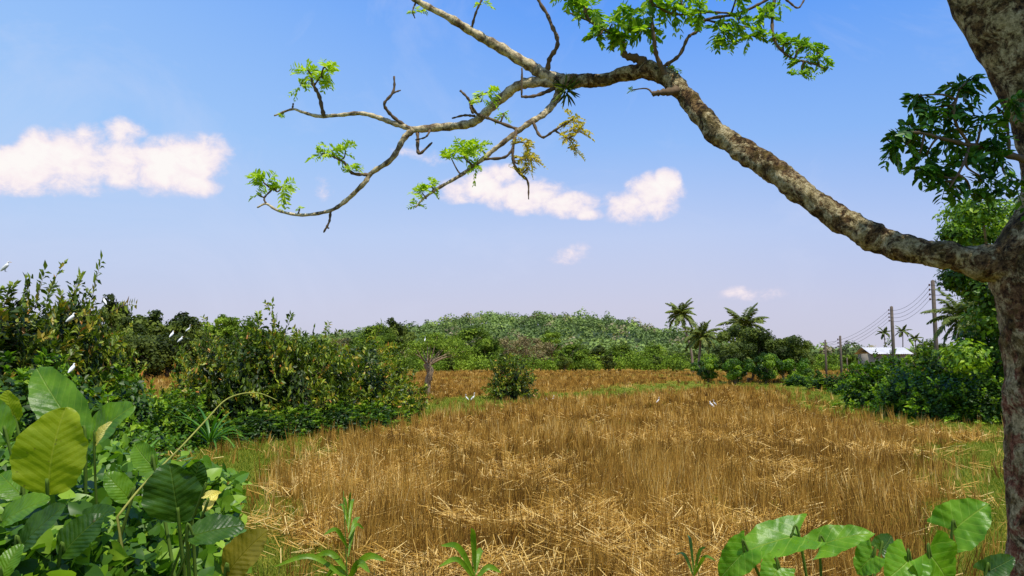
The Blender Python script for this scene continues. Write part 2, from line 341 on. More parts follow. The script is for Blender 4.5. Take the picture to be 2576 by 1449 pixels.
def groundmat():
    m,t=newmat("stubble_field_soil"); g=t.new('ShaderNodeNewGeometry'); p=g.outputs['Position']
    at=t.new('ShaderNodeAttribute'); at.attribute_name='rnd'
    mp=t.new('ShaderNodeMapping'); t.put(mp.inputs[0],p); mp.inputs['Scale'].default_value=(.25,1,1)
    n2=t.noise(p,9,8,.7); n3=t.noise(mp.outputs[0],.16,6,.65); n6=t.noise(mp.outputs[0],.9,6,.7)
    c=t.ramp(n2,[(.3,(.12,.06,.010)),(.5,(.30,.16,.027)),(.7,(.54,.32,.065))])
    c=t.mix(1,c,t.ramp(n3,[(.3,(.75,.74,.68)),(.7,(1.25,1.25,1.1))]),'MULTIPLY')
    c=t.mix(1,c,t.ramp(n6,[(.35,(.68,.66,.58)),(.65,(1.2,1.2,1.15))]),'MULTIPLY')
    gr=t.ramp(n2,[(.3,(.07,.085,.010)),(.55,(.16,.19,.018)),(.75,(.32,.28,.05))])
    c=t.mix(at.outputs['Fac'],c,gr)
    b=t.new('ShaderNodeBsdfPrincipled'); t.put(b.inputs['Base Color'],c); b.inputs['Roughness'].default_value=1; b.inputs['Specular IOR Level'].default_value=.05
    bp=t.new('ShaderNodeBump'); bp.inputs['Strength'].default_value=.8; bp.inputs['Distance'].default_value=.06; t.put(bp.inputs['Height'],n2); t.l.new(bp.outputs[0],b.inputs['Normal'])
    o=t.new('ShaderNodeOutputMaterial'); t.l.new(b.outputs[0],o.inputs[0]); return m
g=thing("ground",mesh_np("ground",V,[np.stack([i,i+1,i+nx+1,i+nx],-1)],groundmat(),GR),"flat harvested paddy ground with grassy margins","ground",kind="structure")
# ------------------------------------------------------------------ stubble + grass
NT_=54000; B=10
y=np.exp(R.uniform(math.log(4.2),math.log(131),NT_)); x=R.uniform(-1,1,NT_)*(y*.72+1.5)
gm=green(x,y); clear=R.uniform(0,1,NT_)<gm
def blades(x,y,h0,h1,w0,lean,B,rng=R,flat=0,ex=.75):
    n=len(x); xx=np.repeat(x,B); yy=np.repeat(y,B); k=n*B
    sp_=(.026 if not flat else .09)*(1+yy*.03); px=xx+rng.normal(size=k)*sp_; py=yy+rng.normal(size=k)*sp_
    tl=rng.normal(size=(n,2))*lean*1.0
    d=np.stack([rng.normal(size=k)*lean+np.repeat(tl[:,0],B),rng.normal(size=k)*lean+np.repeat(tl[:,1],B),np.ones(k)],-1)
    if flat:
        a=np.repeat(rng.uniform(0,6.28,n),B)+rng.normal(size=k)*.4; d=np.stack([np.cos(a),np.sin(a)*.9,rng.uniform(.0,.5,k)],-1)
    h=rng.uniform(h0,h1,k); w=w0*np.maximum(1,yy/5)**ex*rng.uniform(.6,1.4,k)
    pos=np.stack([px,py,rng.uniform(.02,.16,k) if flat else np.zeros(k)],-1)
    nn=np.stack([rng.normal(size=k)*.5,-np.ones(k),rng.normal(size=k)*.3],-1) if not flat else np.stack([rng.normal(size=k)*.4,rng.normal(size=k)*.4-.2,np.ones(k)],-1)
    return pos,d,nn,h,w
sxx,syy=x[~clear],y[~clear]
patch=fbm(sxx*.45,syy*.3,21)
kf=sstep(.46,.64,fbm(sxx*1.5+9,syy*1.0,31))*(1-.45*sstep(9,26,syy))
stand=R.uniform(0,1,len(sxx))>kf*.55
s1x,s1y=sxx[stand],syy[stand]
pos,d,nn,h,w=blades(s1x,s1y,.16,.42,.0075,.14,B)
h=h*np.repeat((.5+.85*patch[stand])*R.uniform(.65,1.25,len(s1x)),B)
rr=np.clip(R.beta(2,3.4,len(pos))*.8+np.repeat((patch[stand]-.5)*.7+R.normal(size=len(s1x))*.17,B),0,1)
p1=leaves(pos,d,nn,h,w,rr,TB)
sel=(R.uniform(0,1,len(sxx))<.06+.80*kf)&(R.uniform(0,1,len(sxx))<1.15-syy/60); fx,fy=sxx[sel],syy[sel]
pos,d,nn,h,w=blades(fx,fy,.10,.30,.005,1.0,8,flat=1,ex=.6)
nf=len(pos); rl=np.clip(.3+.7*R.beta(1.6,1.7,nf),0,1)
p2=leaves(pos,d,nn,h,w,rl,TQ)
V,fs,rn=merge([p1,p2]); thing("stubble",mesh_np("stubble",V,fs,M_straw,rn),"golden dry rice stubble and fallen straw on the field","stubble",kind="stuff")
gx_,gy_=x[clear],y[clear]
NG=26000; y2=np.exp(R.uniform(math.log(4.2),math.log(45),NG)); x2=R.uniform(-1,1,NG)*(y2*.75+1.5); k2=green(x2,y2)>R.uniform(.3,1,NG)
gx_=np.concatenate([gx_,x2[k2]]); gy_=np.concatenate([gy_,y2[k2]])
pos,d,nn,h,w=blades(gx_,gy_,.03,.16,.006,.5,8)
pos[:,:2]+=R.normal(size=(len(pos),2))*.03
V,fs,rn=leaves(pos,d,nn,h,w,R.uniform(0,1,len(pos)),TB)
thing("grass",mesh_np("grass",V,fs,M_grass,rn),"short green grass along the field margins","grass",kind="stuff")
# ------------------------------------------------------------------ hill
sil=[(-800,880),(0,875),(300,872),(560,866),(780,858),(840,852),(900,842),(1000,836),(1060,828),(1110,814),(1160,806),(1200,796),(1240,792),(1290,798),(1340,796),(1400,802),(1440,800),(1480,808),(1520,812),(1560,820),(1620,832),(1660,844),(1700,856),(1800,878),(1900,892),(2000,900),(2200,904),(3400,904)]
HY=700.
hx=np.array([(u-1288)/F*HY for u,_ in sil]); hz=np.array([max((910-v)/F*HY-6.5,-1) for _,v in sil])
def hill_h(x,y):
    H=np.interp(x,hx,hz)
    f=np.where(y<HY,sstep(400,HY,y)**1.0,1-.7*sstep(HY,1100,y))
    n=(fbm(x*.012,y*.012,5)-.5)*14*np.clip(H/20,0,1)*sstep(400,500,y)*(1-.6*sstep(600,700,y))
    return H*f+n
gx=np.linspace(-1100,1300,121); gy=np.linspace(280,1150,70); GX,GY=np.meshgrid(gx,gy)
ZZ=hill_h(GX,GY); edge=np.minimum(sstep(280,320,GY),1-sstep(1050,1150,GY)); ZZ=ZZ*edge-.6*(1-edge)-.02
V=np.stack([GX.ravel(),GY.ravel(),ZZ.ravel()],-1); nx=121; ny=70; i=(np.arange(ny-1)[:,None]*nx+np.arange(nx-1)[None,:]).ravel()
thing("hill",mesh_np("hill",V,[np.stack([i,i+1,i+nx+1,i+nx],-1)],simple("hill_ground",(.06,.09,.035,1),1,.3,.05),smooth=True),"low wooded hill beyond the field","hill",kind="structure")
def crowns(cx,cy,cz,cr,ch,nq,qs,cr_rnd,rng=R,rough=.7,shell=.6,jit=.10):
    N=len(cx); dd=rvec(N*nq,rng).reshape(N,nq,3); dd[:,:,2]=np.abs(dd[:,:,2])*1.0-.25
    rad=rng.uniform(shell,1.08,(N,nq,1)); C=np.stack([cx,cy,cz],-1)[:,None,:]
    pos=C+dd*rad*np.stack([cr,cr,ch],-1)[:,None,:]
    pos=pos.reshape(-1,3); o=dd.reshape(-1,3); n=nrmz(o+rough*rvec(len(o),rng)+np.array([0,0,.15]))
    tdir=np.cross(n,rvec(len(n),rng)); s=rng.uniform(.5,1.4,len(n))*np.repeat(qs if np.ndim(qs) else np.full(N,qs),nq)
    rn=np.clip(np.repeat(cr_rnd,nq)+rng.normal(size=len(n))*jit,0,1)
    return leaves(pos,tdir,n,s,s*.9,rn,T4)
N=6000; yy=R.uniform(340,730,N)**1.0; xx=R.uniform(-1,1,N)*(yy*.75+20); hh=hill_h(xx,yy)*np.minimum(sstep(280,320,yy),1)
crr=R.uniform(2.2,6.5,N)*np.where(xx>150,.7,1); chh=crr*R.uniform(.7,1.4,N); tall=R.uniform(0,1,N)<.05; chh[tall]*=1.6; crr[tall]*=.7
bigp=fbm(xx*.02,yy*.02,40); rn=np.clip(.1+.8*R.beta(1.4,1.7,N)+.7*(bigp-.5),0,.92); rn[R.uniform(0,1,N)<.05]=.98
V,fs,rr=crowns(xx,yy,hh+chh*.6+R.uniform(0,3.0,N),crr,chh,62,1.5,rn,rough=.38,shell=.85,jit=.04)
thing("hill_forest",mesh_np("hill_forest",V,fs,M_hill_haze,rr),"dense green forest covering the hill, haze painted into its leaf colour","forest",kind="stuff")
N=520; xx=R.uniform(-110,75,N); yy=R.uniform(133,150,N)+np.abs(xx)*.05; crr=R.uniform(.9,2.4,N)*(.7+.7*fbm(xx*.08,yy*.1,13)); rn=np.clip(R.uniform(.1,.9,N)+.5*(fbm(xx*.1,yy*.1,14)-.5),0,1)
V,fs,rr=crowns(xx,yy,crr*.5,crr,crr*R.uniform(.8,1.4,N),150,.34,rn)
thing("scrub",mesh_np("scrub",V,fs,M_mid,rr),"low tangled scrub along the far field edge","scrub",kind="stuff")
# ------------------------------------------------------------------ trees
def gen_tree(seed,h,cr,th,ncl,nl,ls,mat,name="tree",clr=(.28,.45),trunk_r=None,lean=0,cmat=M_greystem):
    rng=np.random.default_rng(seed); hz_=(h-th)/2; cz=th+hz_
    c=rvec(ncl,rng)*(rng.uniform(.35,.9,(ncl,1)))*np.array([cr,cr,hz_])+np.array([lean,0,cz])
    rad=rng.uniform(*clr,ncl)*cr; parts=[]
    nq=nl; dd=rvec(ncl*nq,rng); rr_=rng.uniform(.45,1.05,(ncl*nq,1))
    ra=np.repeat(rad,nq)[:,None]*np.array([1,1,.75]); pos=np.repeat(c,nq,0)+dd*rr_*ra
    n=nrmz(dd+.55*rvec(len(dd),rng)+np.array([0,0,.3])); td=np.cross(n,rvec(len(n),rng))
    s=rng.uniform(.6,1.4,len(n))*ls; rn=np.clip(np.repeat(rng.uniform(.1,.9,ncl),nq)+rng.normal(size=len(n))*.14,0,1)
    parts.append(leaves(pos,td,n,s,s*.75,rn,T4))
    V,fs,rr=merge(parts); crown=mesh_np(name+"_crown",V,fs,mat,rr)
    tr=trunk_r or h*.028; tp=[]
    path=spline([(0,0,-.1),(rng.normal()*.15,rng.normal()*.1,th*.6),(lean*.5+rng.normal()*.2,0,th),(lean,0,cz)],5)
    tp.append(tube(path,np.linspace(tr,tr*.4,len(path)),7))
    for k in range(min(ncl,14)):
        s0=path[rng.integers(len(path)//2,len(path)-1)]; e=c[k]; mid=(s0+e)/2+rng.normal(size=3)*.1*cr
        q=spline([s0,mid,e],4); tp.append(tube(q,np.linspace(tr*.35,tr*.08,len(q)),5))
    V,fs,rr=merge(tp); trunk=mesh_np(name+"_trunk",V,fs,cmat,smooth=True)
    return trunk,crown
def place_tree(meshes,loc,label,cat="tree",name="tree",group=None,rotz=0,scale=1):
    o=top(name,label,cat,loc,group,rotz,scale); part("trunk",meshes[0],o); part("crown",meshes[1],o); return o
protos={}
specs={'a':(11,8,3.6,1.0,32,170,.34,M_mid,"tree",(.18,.4)),'b':(12,7,3.4,.6,28,170,.34,M_dark,"tree",(.18,.4)),'c':(13,9,2.6,1.6,26,150,.32,M_mid,"tree",(.18,.42)),
       'd':(14,6.5,3.6,.2,28,170,.34,M_mid,"tree",(.18,.38)),'e':(15,7,3.2,.9,24,80,.28,M_brown,"tree",(.18,.4)),'f':(16,5.5,3.8,.1,30,170,.34,M_dark,"tree",(.18,.36)),'g':(17,8.5,4.4,.8,38,170,.34,M_mid,"tree",(.14,.42))}
for k,s in specs.items(): protos[k]=gen_tree(*s)
hts={'a':8,'b':7,'c':9,'d':6.5,'e':7,'f':5.5,'g':8.5}
tl={'a':"leafy green tree at the far edge of the stubble field",'b':"dark green dense tree at the field edge",'c':"slender green tree standing in the tree line",
    'd':"rounded bushy green tree at the field edge",'e':"half bare brownish tree in the tree line",'f':"low spreading dark green tree at the field edge",'g':"wide irregular green tree above the field edge scrub"}
roots={}
def far_tree(k,u,vt,depth,rs=1):
    b=P(u,910,depth); H=CAMZ+(910-vt)/F*depth; s=H/hts[k]*rs
    loc=(b[0],depth,0)
    if k not in roots:
        roots[k]=place_tree(protos[k],loc,tl[k],group="trees lining the far side of the field",scale=s,rotz=R.uniform(0,6)); roots[k].scale=(s,s,H/hts[k]); return
    copy_thing(roots[k],loc,R.uniform(0,6),s,sz=H/hts[k])
for k,u,vt,d,rs in [('g',1060,860,145,1.0),('a',1120,836,150,1.1),('g',1185,816,144,1.15),('d',1235,850,140,1.0),('e',1278,840,150,1),('e',1325,834,158,1),('e',1360,852,142,1),
    ('c',1390,822,165,1.0),('g',1440,860,142,1.2),('b',1495,862,150,1.1),('g',1560,862,146,1.4),('a',1640,860,165,1.3),('f',1700,878,146,1),
    ('b',1420,884,136,.9),('f',1745,880,150,1),('d',1790,888,145,1),('f',1140,890,138,1),('b',1650,890,138,1),('b',1530,885,136,1),('b',1270,886,138,.9),
    ('g',940,808,150,.9),('b',1000,788,155,.7),('a',960,835,135,1),('d',900,850,140,1),('e',850,842,170,1),('d',800,850,150,1),('d',740,858,150,1),
    ('b',205,742,110,1),('b',300,724,100,.7),('b',255,790,90,1),('b',340,785,95,1),('b',378,768,100,1),('b',430,770,98,1),('b',482,786,96,1),('b',150,770,100,1),('b',60,760,100,1),('b',-40,750,100,1),('f',320,825,80,1),('f',420,830,82,1.1),('f',500,836,85,1),('f',370,840,78,1.1),('f',270,850,76,1),
    ('c',570,778,150,1),('a',600,790,160,1),('a',545,796,150,1),('d',650,812,170,1),('d',690,828,165,1),('b',560,835,100,1),
    ('d',2020,885,150,1),('d',2060,888,160,1),('f',2100,886,150,1),('d',2140,890,140,1),('f',2180,884,110,.7),('a',2330,850,140,1),('d',2380,860,120,1),('d',2285,885,110,.8)]:
    far_tree(k,u,vt,d,rs)
cl2=gen_tree(31,4.8,2.3,.4,30,330,.17,M_dark,clr=(.18,.36)); cl3=gen_tree(32,3.6,2.1,.1,24,330,.17,M_shrub2,clr=(.18,.38))
for (ms,k,u,vt,d) in [(cl2,4.8,1885,795,64),(cl2,4.8,1930,815,65),(cl2,4.8,1975,825,62),(cl2,4.8,1845,845,60),(cl3,3.6,1780,893,61),(cl3,3.6,1850,895,58),(cl3,3.6,1925,880,58),(cl3,3.6,2000,895,60),(cl3,3.6,2040,922,57),(cl2,4.8,1995,850,66)]:
    H=CAMZ+(910-vt)/F*d; b=P(u,910,d); lab="dense dark tree beside the coconut palms" if ms is cl2 else "low leafy bush below the coconut palms"
    o=place_tree(ms,(b[0],d,0),lab,"tree" if ms is cl2 else "bush",name="tree" if ms is cl2 else "bush",group="trees and bushes around the palms",rotz=R.uniform(0,6),scale=H/k)
# tall tree behind right trunk
d=22; b=P(2480,910,d); rng=np.random.default_rng(5)
cs=[(2420,545,55),(2470,530,50),(2500,575,50),(2400,590,34),(2450,600,45),(2540,610,70),(2560,540,60),(2400,700,36),(2440,715,48),(2490,730,50),(2520,700,50),(2490,800,60),(2540,780,80),(2560,680,80),(2470,860,60),(2530,880,80),(2430,900,50)]
pp=[]; tp=[]
for (u,v,r) in cs:
    c=P(u,v,d+rng.uniform(-.8,.8)); r=PX(r,d); n_=700; dd=rvec(n_,rng); pos=c+dd*rng.uniform(.4,1.15,(n_,1))*r*np.array([1,1,.8])
    n=nrmz(dd+.7*rvec(n_,rng)+np.array([0,0,.5])); s=rng.uniform(.6,1.4,n_)*.15
    pp.append(leaves(pos-np.array([b[0],d,0]),np.cross(n,rvec(n_,rng)),n,s,s*.55,np.clip(rng.uniform(.2,.8)+rng.normal(size=n_)*.2,0,1),T4))
    q=spline([(1.0,0,1.5),((c[0]-b[0])*.5+.5,0,(c[2])*.55+.8),c-np.array([b[0],d,0])],4); tp.append(tube(q,np.linspace(.10,.02,len(q)),5))
tp.append(tube(spline([(1.0,0,-.1),(1.1,0,2),(1.0,0,5)],5),np.linspace(.2,.1,11),8))
o=top("tree","tall leafy green tree standing behind the leaning trunk","tree",(b[0],d,0))
V,fs,_=merge(tp); part("trunk",mesh_np("t",V,fs,M_greystem,smooth=True),o)
V,fs,rr=merge(pp); part("crown",mesh_np("c",V,fs,M_shrub2,rr),o)
# ------------------------------------------------------------------ palms
def gen_palm(seed,h,L,nfr,leanx,tr=.14,lw=.10,nle=44):
    rng=np.random.default_rng(seed); path=spline([(leanx,0,-.1),(leanx*.9,0,h*.35),(leanx*.45,0,h*.7),(0,0,h)],6)
    trunk=mesh_np("palm_trunk",*(lambda q:(q[0],q[1]))(tube(path,np.linspace(tr*1.3,tr*.8,len(path)),8)),M_palmtrunk,smooth=True)
    fr=[]
    for k in range(nfr):
        a=k*2.399+rng.uniform(-.2,.2); e=math.radians(rng.uniform(75,85)-105*(k/nfr)**1.0+rng.uniform(-8,8)); Lk=L*rng.uniform(.85,1.1)
        tt=np.linspace(0,1,12); ang_=e-tt*1.35*(.6+.4*math.cos(e)); st=Lk/11
        rx=np.concatenate([[0],np.cumsum(np.cos(ang_)[:-1]*st)]); rz=np.concatenate([[0],np.cumsum(np.sin(ang_)[:-1]*st)])
        C=np.stack([rx*math.cos(a),rx*math.sin(a),rz+h],-1); fr.append(tube(C,np.linspace(.03,.008,12)*L/3,3,rnd=.8))
        s=np.linspace(.12,.98,nle); pc=np.stack([np.interp(s,tt,C[:,i]) for i in range(3)],-1); tg=nrmz(np.stack([np.interp(s,tt,np.gradient(C[:,i])) for i in range(3)],-1))
        side=np.array([-math.sin(a),math.cos(a),0])
        for sg in (-1,1):
            dr=nrmz(tg*.55+side*sg*.75+np.array([0,0,-.45])+.15*rng.normal(size=(nle,3))); ll=L*.26*np.sin(np.clip(s*2.9+.25,0,3.0))**.6*rng.uniform(.8,1.1,nle)
            fr.append(leaves(pc,dr,np.cross(dr,tg)*sg+1e-3,ll,lw,np.clip(rng.uniform(.1,.9,nle),0,1),T4))
    V,fs,rr=merge(fr); return trunk,mesh_np("palm_crown",V,fs,M_palm,rr)
def palm(u,v,d,L,seed,nfr,lean,label,tr=.14,lw=.1):
    c=P(u,v,d); ms=gen_palm(seed,c[2],L,nfr,lean,tr,lw); o=top("palm_tree",label,"palm tree",(c[0],d,0),"palm trees"); part("trunk",ms[0],o); part("crown",ms[1],o)
palm(1712,790,110,2.7,1,24,1.6,"tall coconut palm leaning above the bushes",.15,.13)
palm(1764,846,95,2.8,2,24,-.4,"shorter coconut palm with drooping fronds",.15,.13)
palm(1872,818,90,3.2,3,22,0,"coconut palm rising behind a dark tree",.15,.13)
palm(2224,838,150,1.7,4,14,.2,"small thin palm beside the white roof",.1,.12)
palm(2271,834,150,1.7,5,14,-.2,"small thin palm near the utility poles",.1,.12)
palm(2302,852,140,1.5,6,14,0,"small thin palm near the utility poles",.1,.12)
palm(2425,800,34,1.7,7,24,.3,"coconut palm with long fronds behind the shrubs",.14,.06)
palm(2500,820,30,1.6,8,24,.3,"coconut palm with long fronds behind the shrubs",.14,.06)
# ------------------------------------------------------------------ shrubs
def gen_shrub(seed,rx,h,ls,lw,mat,ntw=420,K=26,fill=7000,spiky=1.0,T=T4):
    rng=np.random.default_rng(seed); parts=[]; tp=[]
    bd=rvec(11,rng); bd[:,2]=np.abs(bd[:,2]); ba=rng.uniform(-.36,.36,11)
    def shape(d):
        f=np.full(len(d),.86)
        for b_,a_ in zip(bd,ba): f=f+a_*np.exp(-((1-d@b_)/.10))
        return np.clip(f+.08*np.sin(9*d[:,0]+4*d[:,2])*np.sin(8*d[:,1]+seed),.5,1.25)
    def surf(n):
        d=rvec(n,rng); d[:,2]=np.abs(d[:,2]); return d, shape(d)
    S=np.array([rx,rx,h*.95])
    d0,f0=surf(ntw); start=d0*(f0*rng.uniform(.40,.93,ntw))[:,None]*S
    D=nrmz(d0*np.array([.7,.7,.4])+np.array([0,0,.65])+.45*rng.normal(size=(ntw,3))); L=rng.uniform(.3,.85,ntw)*spiky*(h/2.8)
    tt=np.linspace(.05,1,K)[None,:,None]; droop=np.array([0,0,-1])
    pos=start[:,None,:]+D[:,None,:]*tt*L[:,None,None]+droop*(tt**2)*(L*rng.uniform(0,.5,ntw))[:,None,None]
    pos[:,:,2]=np.maximum(pos[:,:,2],.03)
    side=nrmz(np.cross(D,rvec(ntw,rng))); sg=np.where(np.arange(K)%2==0,1,-1)[None,:,None]
    ld=nrmz(D[:,None,:]*.55+side[:,None,:]*sg*.8+.3*rng.normal(size=(ntw,K,3))+np.array([0,0,-.1])).reshape(-1,3)
    n=nrmz(np.array([0,-.15,1.])+.6*rng.normal(size=(ntw*K,3))); s=rng.uniform(.6,1.25,ntw*K)*ls
    rn=np.clip(np.repeat(rng.uniform(.15,.95,ntw),K)+rng.normal(size=ntw*K)*.18,0,.94); od=rng.uniform(0,1,ntw*K)<.025; rn[od]=rng.uniform(.95,1,od.sum())
    parts.append(leaves(pos.reshape(-1,3),ld,n,s,s*lw,rn,T))
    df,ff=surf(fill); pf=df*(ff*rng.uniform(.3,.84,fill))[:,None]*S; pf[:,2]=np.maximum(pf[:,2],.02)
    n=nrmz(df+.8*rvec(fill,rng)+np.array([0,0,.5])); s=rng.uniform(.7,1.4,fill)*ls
    parts.append(leaves(pf,np.cross(n,rvec(fill,rng)),n,s,s*lw*1.2,np.clip(rng.beta(1.5,3.4,fill)*.5,0,.92),T))  # inner leaves use the dark ramp end, painting in the shrub's deep shadow
    for k in range(ntw):
        if k%2==0: tp.append(tube(pos[k,::5],np.linspace(.008,.003,len(pos[k,::5])),3))
    for k in range(26):
        e=start[k]; b0=np.array([e[0]*.15,e[1]*.15,-.05]); q=spline([b0,(b0+e)/2+np.array([0,0,.15*h]),e],4); tp.append(tube(q,np.linspace(.03,.008,len(q)),5))
    V,fs,rr=merge(parts); fol=mesh_np("foliage",V,fs,mat,rr); V,fs,_=merge(tp); st=mesh_np("stems",V,fs,M_twig)
    return st,fol
def place_shrub(ms,loc,label,group,rotz=0,sx=1,sz=1):
    o=top("shrub",label,"shrub",loc,group,rotz); o.scale=(sx,sx,sz); part("stems",ms[0],o); part("foliage",ms[1],o); return o
shA=gen_shrub(51,1.9,2.8,.16,.46,M_shrub,300,24,5200); shB=gen_shrub(52,1.9,2.8,.16,.46,M_shrub,290,24,4600,1.25); shC=gen_shrub(53,1.6,1.6,.13,.5,M_shrub2,300,20,5500,.7)
gl="overgrown shrubs along the field bank"
for ms,hh0,u,vt,d,sx in [(shB,2.8,40,640,14,.85),(shA,2.8,130,660,14.5,.75),(shB,2.8,-190,640,13.5,1.2),(shA,2.8,-60,680,13,1.0),(shA,2.8,205,715,15,.5),(shB,2.8,275,800,15.5,.45),(shC,1.6,330,925,15,.8),(shC,1.6,400,985,17,.8),(shC,1.6,180,930,12,1.0),(shC,1.6,60,900,11.5,1.0),
    (shB,2.8,555,790,18.5,.65),(shA,2.8,635,768,18.7,.78),(shB,2.8,725,752,19,.70),(shB,2.8,805,798,20,.75),(shA,2.8,890,822,22,.8),(shB,2.8,975,840,24,.72),
    (shC,1.6,450,995,15.5,.7),(shC,1.6,620,1025,17.0,.7),(shC,1.6,720,1020,18.0,.7),(shC,1.6,820,1010,18.8,.7),(shC,1.6,900,1010,20,.7),(shC,1.6,980,1010,22,.6),(shA,2.8,490,850,20,.48)]:
    H=CAMZ+(910-vt)/F*d; b=P(u,910,d)
    lab={id(shA):"tangled shrub with small leaves, some turned orange",id(shB):"twiggy arching shrub with sparse orange leaves",id(shC):"low dense green bush at the field margin"}[id(ms)]
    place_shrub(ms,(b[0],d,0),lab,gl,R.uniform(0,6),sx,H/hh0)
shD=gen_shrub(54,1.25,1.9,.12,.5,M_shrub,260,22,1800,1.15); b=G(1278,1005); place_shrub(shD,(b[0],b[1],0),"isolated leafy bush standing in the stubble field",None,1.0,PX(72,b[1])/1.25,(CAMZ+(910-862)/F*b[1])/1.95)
shE=gen_shrub(55,1.7,2.2,.12,.6,M_shrub2,330,24,8000,.6); shF=gen_shrub(56,1.7,2.2,.12,.6,M_shrub2,330,24,8000,.75)
for ms,u,vt,d,sx in [(shE,2230,880,27,1.0),(shF,2340,862,25,1.05),(shE,2450,862,23.5,1.0),(shF,2560,855,22.5,1.1),(shF,2290,910,24,.85),(shE,2400,920,22.5,.85),(shF,2500,925,21.5,.85),(shE,2150,930,40,1.0),(shF,2085,937,46,1.0),(shE,2200,920,31,.9),(shF,2020,940,54,1.1),(shE,2190,898,45,1.2),(shF,2250,884,50,1.0),(shF,2680,870,21,1.1)]:
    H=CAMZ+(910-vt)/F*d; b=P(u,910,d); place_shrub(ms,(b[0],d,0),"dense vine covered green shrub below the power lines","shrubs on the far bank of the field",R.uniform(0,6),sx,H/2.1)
# gnarly pollard tree
b=G(1078,998); d=b[1]; q=lambda u,v,dd=0:P(u,v,d+dd)-np.array([b[0],d,0])
tp=[tube(spline([q(1078,1000),q(1075,965),q(1082,940),q(1074,915)],6),np.array([PX(w,d)/2 for w in np.linspace(12,21,19)]),12,.4,6)]
pp=[]; rng=np.random.default_rng(9)
for (u,v,dz) in [(1035,885,0),(1060,870,.4),(1085,862,-.4),(1115,872,.3),(1145,885,0),(1165,898,.2),(1100,845,0),(1040,868,-.6),(1130,860,.6),(1180,880,0),(1155,868,.2),(1075,848,.1)]:
    e=q(u,v,dz*2); s=spline([q(1076,920),q((1076*1.2+u*.8)/2,900,dz),e],5); tp.append(tube(s,np.linspace(.06,.012,len(s)),5))
    n_=260; dd=rvec(n_,rng); pos=e+dd*rng.uniform(.2,1,(n_,1))*np.array([.6,.6,.26]); n=nrmz(dd+.7*rvec(n_,rng)+np.array([0,0,.5])); s_=rng.uniform(.6,1.4,n_)*.10
    pp.append(leaves(pos,np.cross(n,rvec(n_,rng)),n,s_,s_*.6,rng.uniform(.3,1,n_),T4))
o=top("tree","gnarled pollarded tree with thin spreading crown in the field","tree",(b[0],d,0))
V,fs,_=merge(tp); part("trunk",mesh_np("t",V,fs,M_greystem,smooth=True),o); V,fs,rr=merge(pp); part("crown",mesh_np("c",V,fs,M_mid,rr),o)
# ------------------------------------------------------------------ poles, wires, house
def pole(u,vt,d,r,arm=True,label="weathered dark utility pole carrying power lines"):
    H=CAMZ+(910-vt)/F*d; x=P(u,910,d)[0]; o=top("utility_pole",label,"utility pole",(x,d,0),"utility poles beside the field")
    V,fs,_=tube(np.array([(0,0,-.1),(0,0,H*.5),(0,0,H)]),np.array([r*1.25,r*1.1,r]),8); part("post",mesh_np("post",V,fs,M_conc),o)
    if arm:
        ps=[]
        for k in range(4):
            z=H-.25-.28*k; ps.append(tube(np.array([(-r-.10,0,z-.06),(-r-.10,0,z),(-r-.10,0,z+.06)]),np.array([.03,.06,.03]),6)); ps.append(tube(np.array([(-r-.10,0,z),(0,0,z)]),.015,4))
        V,fs,_=merge(ps); part("insulator_rack",mesh_np("rack",V,fs,M_insul),o)
    return np.array([x-r-.1,d,H])
t1=pole(2357,706,45,.11); t2=pole(2249,772,60,.12); t3=pole(2116,846,62,.09,True,"slim utility pole standing in the grassy margin"); t4=pole(2078,856,75,.09,True,"slim utility pole at the field edge"); pole(2131,900,66,.05,False,"short grey post beside the utility poles")
t0=np.array([P(2640,690,30)[0],30,CAMZ+(910-640)/F*30]); pole(2640,640,30,.11)
def wire(a,b_,sag):
    tt=np.linspace(0,1,17)[:,None]; C=a*(1-tt)+b_*tt; C[:,2]-=sag*4*(tt[:,0]*(1-tt[:,0])); V,fs,_=tube(C-a,.011,4)
    thing("power_line",mesh_np("wire",V,fs,M_wire),"thin black power line strung between poles","power line",a,"power lines between the poles")
for k in range(4):
    dz=np.array([0,0,-.25-.28*k]); wire(t0+dz,t1+dz,.35); wire(t1+dz,t2+dz,.5); wire(t2+dz,t4+dz,.6)
wire(t3-np.array([0,0,.3]),t4-np.array([0,0,.3]),.2)
hx_=P(2222,910,95)[0]; o=top("house","small plastered house with pale corrugated roof among bushes","house",(hx_,95,0)); hw=2.6; zr=CAMZ+36/F*95; ze=CAMZ+20/F*95
def box(x0,x1,y0,y1,z0,z1):
    V=np.array([(x,y,z) for z in (z0,z1) for y in (y0,y1) for x in (x0,x1)]); return V,[np.array([[0,2,3,1],[4,5,7,6],[0,1,5,4],[2,6,7,3],[0,4,6,2],[1,3,7,5]])],np.zeros(8)
V,fs,_=box(-hw+.3,hw-.3,-1.8,1.8,0,ze); part("wall",mesh_np("wall",V,fs,M_wall),o)
nx_=61; xs=np.linspace(-hw,hw,nx_); bump=.03*np.sin(np.arange(nx_)*math.pi/1.5); rows=[(-2.3,ze-.05),(0,zr),(2.3,ze-.05)]
V=np.array([(x,yy_,z+b_) for yy_,z in rows for x,b_ in zip(xs,bump)]); i=(np.arange(2)[:,None]*nx_+np.arange(nx_-1)).ravel()
part("roof",mesh_np("roof",V,[np.stack([i,i+1,i+nx_+1,i+nx_],-1)],simple("pale_roof_sheet",(.55,.53,.51,1),.5,.15,1)),o)
V,fs,_=box(-.45,.45,-1.86,-1.80,0,2.0); part("door",mesh_np("door",V,fs,M_twig),o)
for xo in(-1.4,1.4):
    V,fs,_=box(xo-.4,xo+.4,-1.86,-1.80,1.0,1.8); part("window",mesh_np("window",V,fs,M_leg),o)
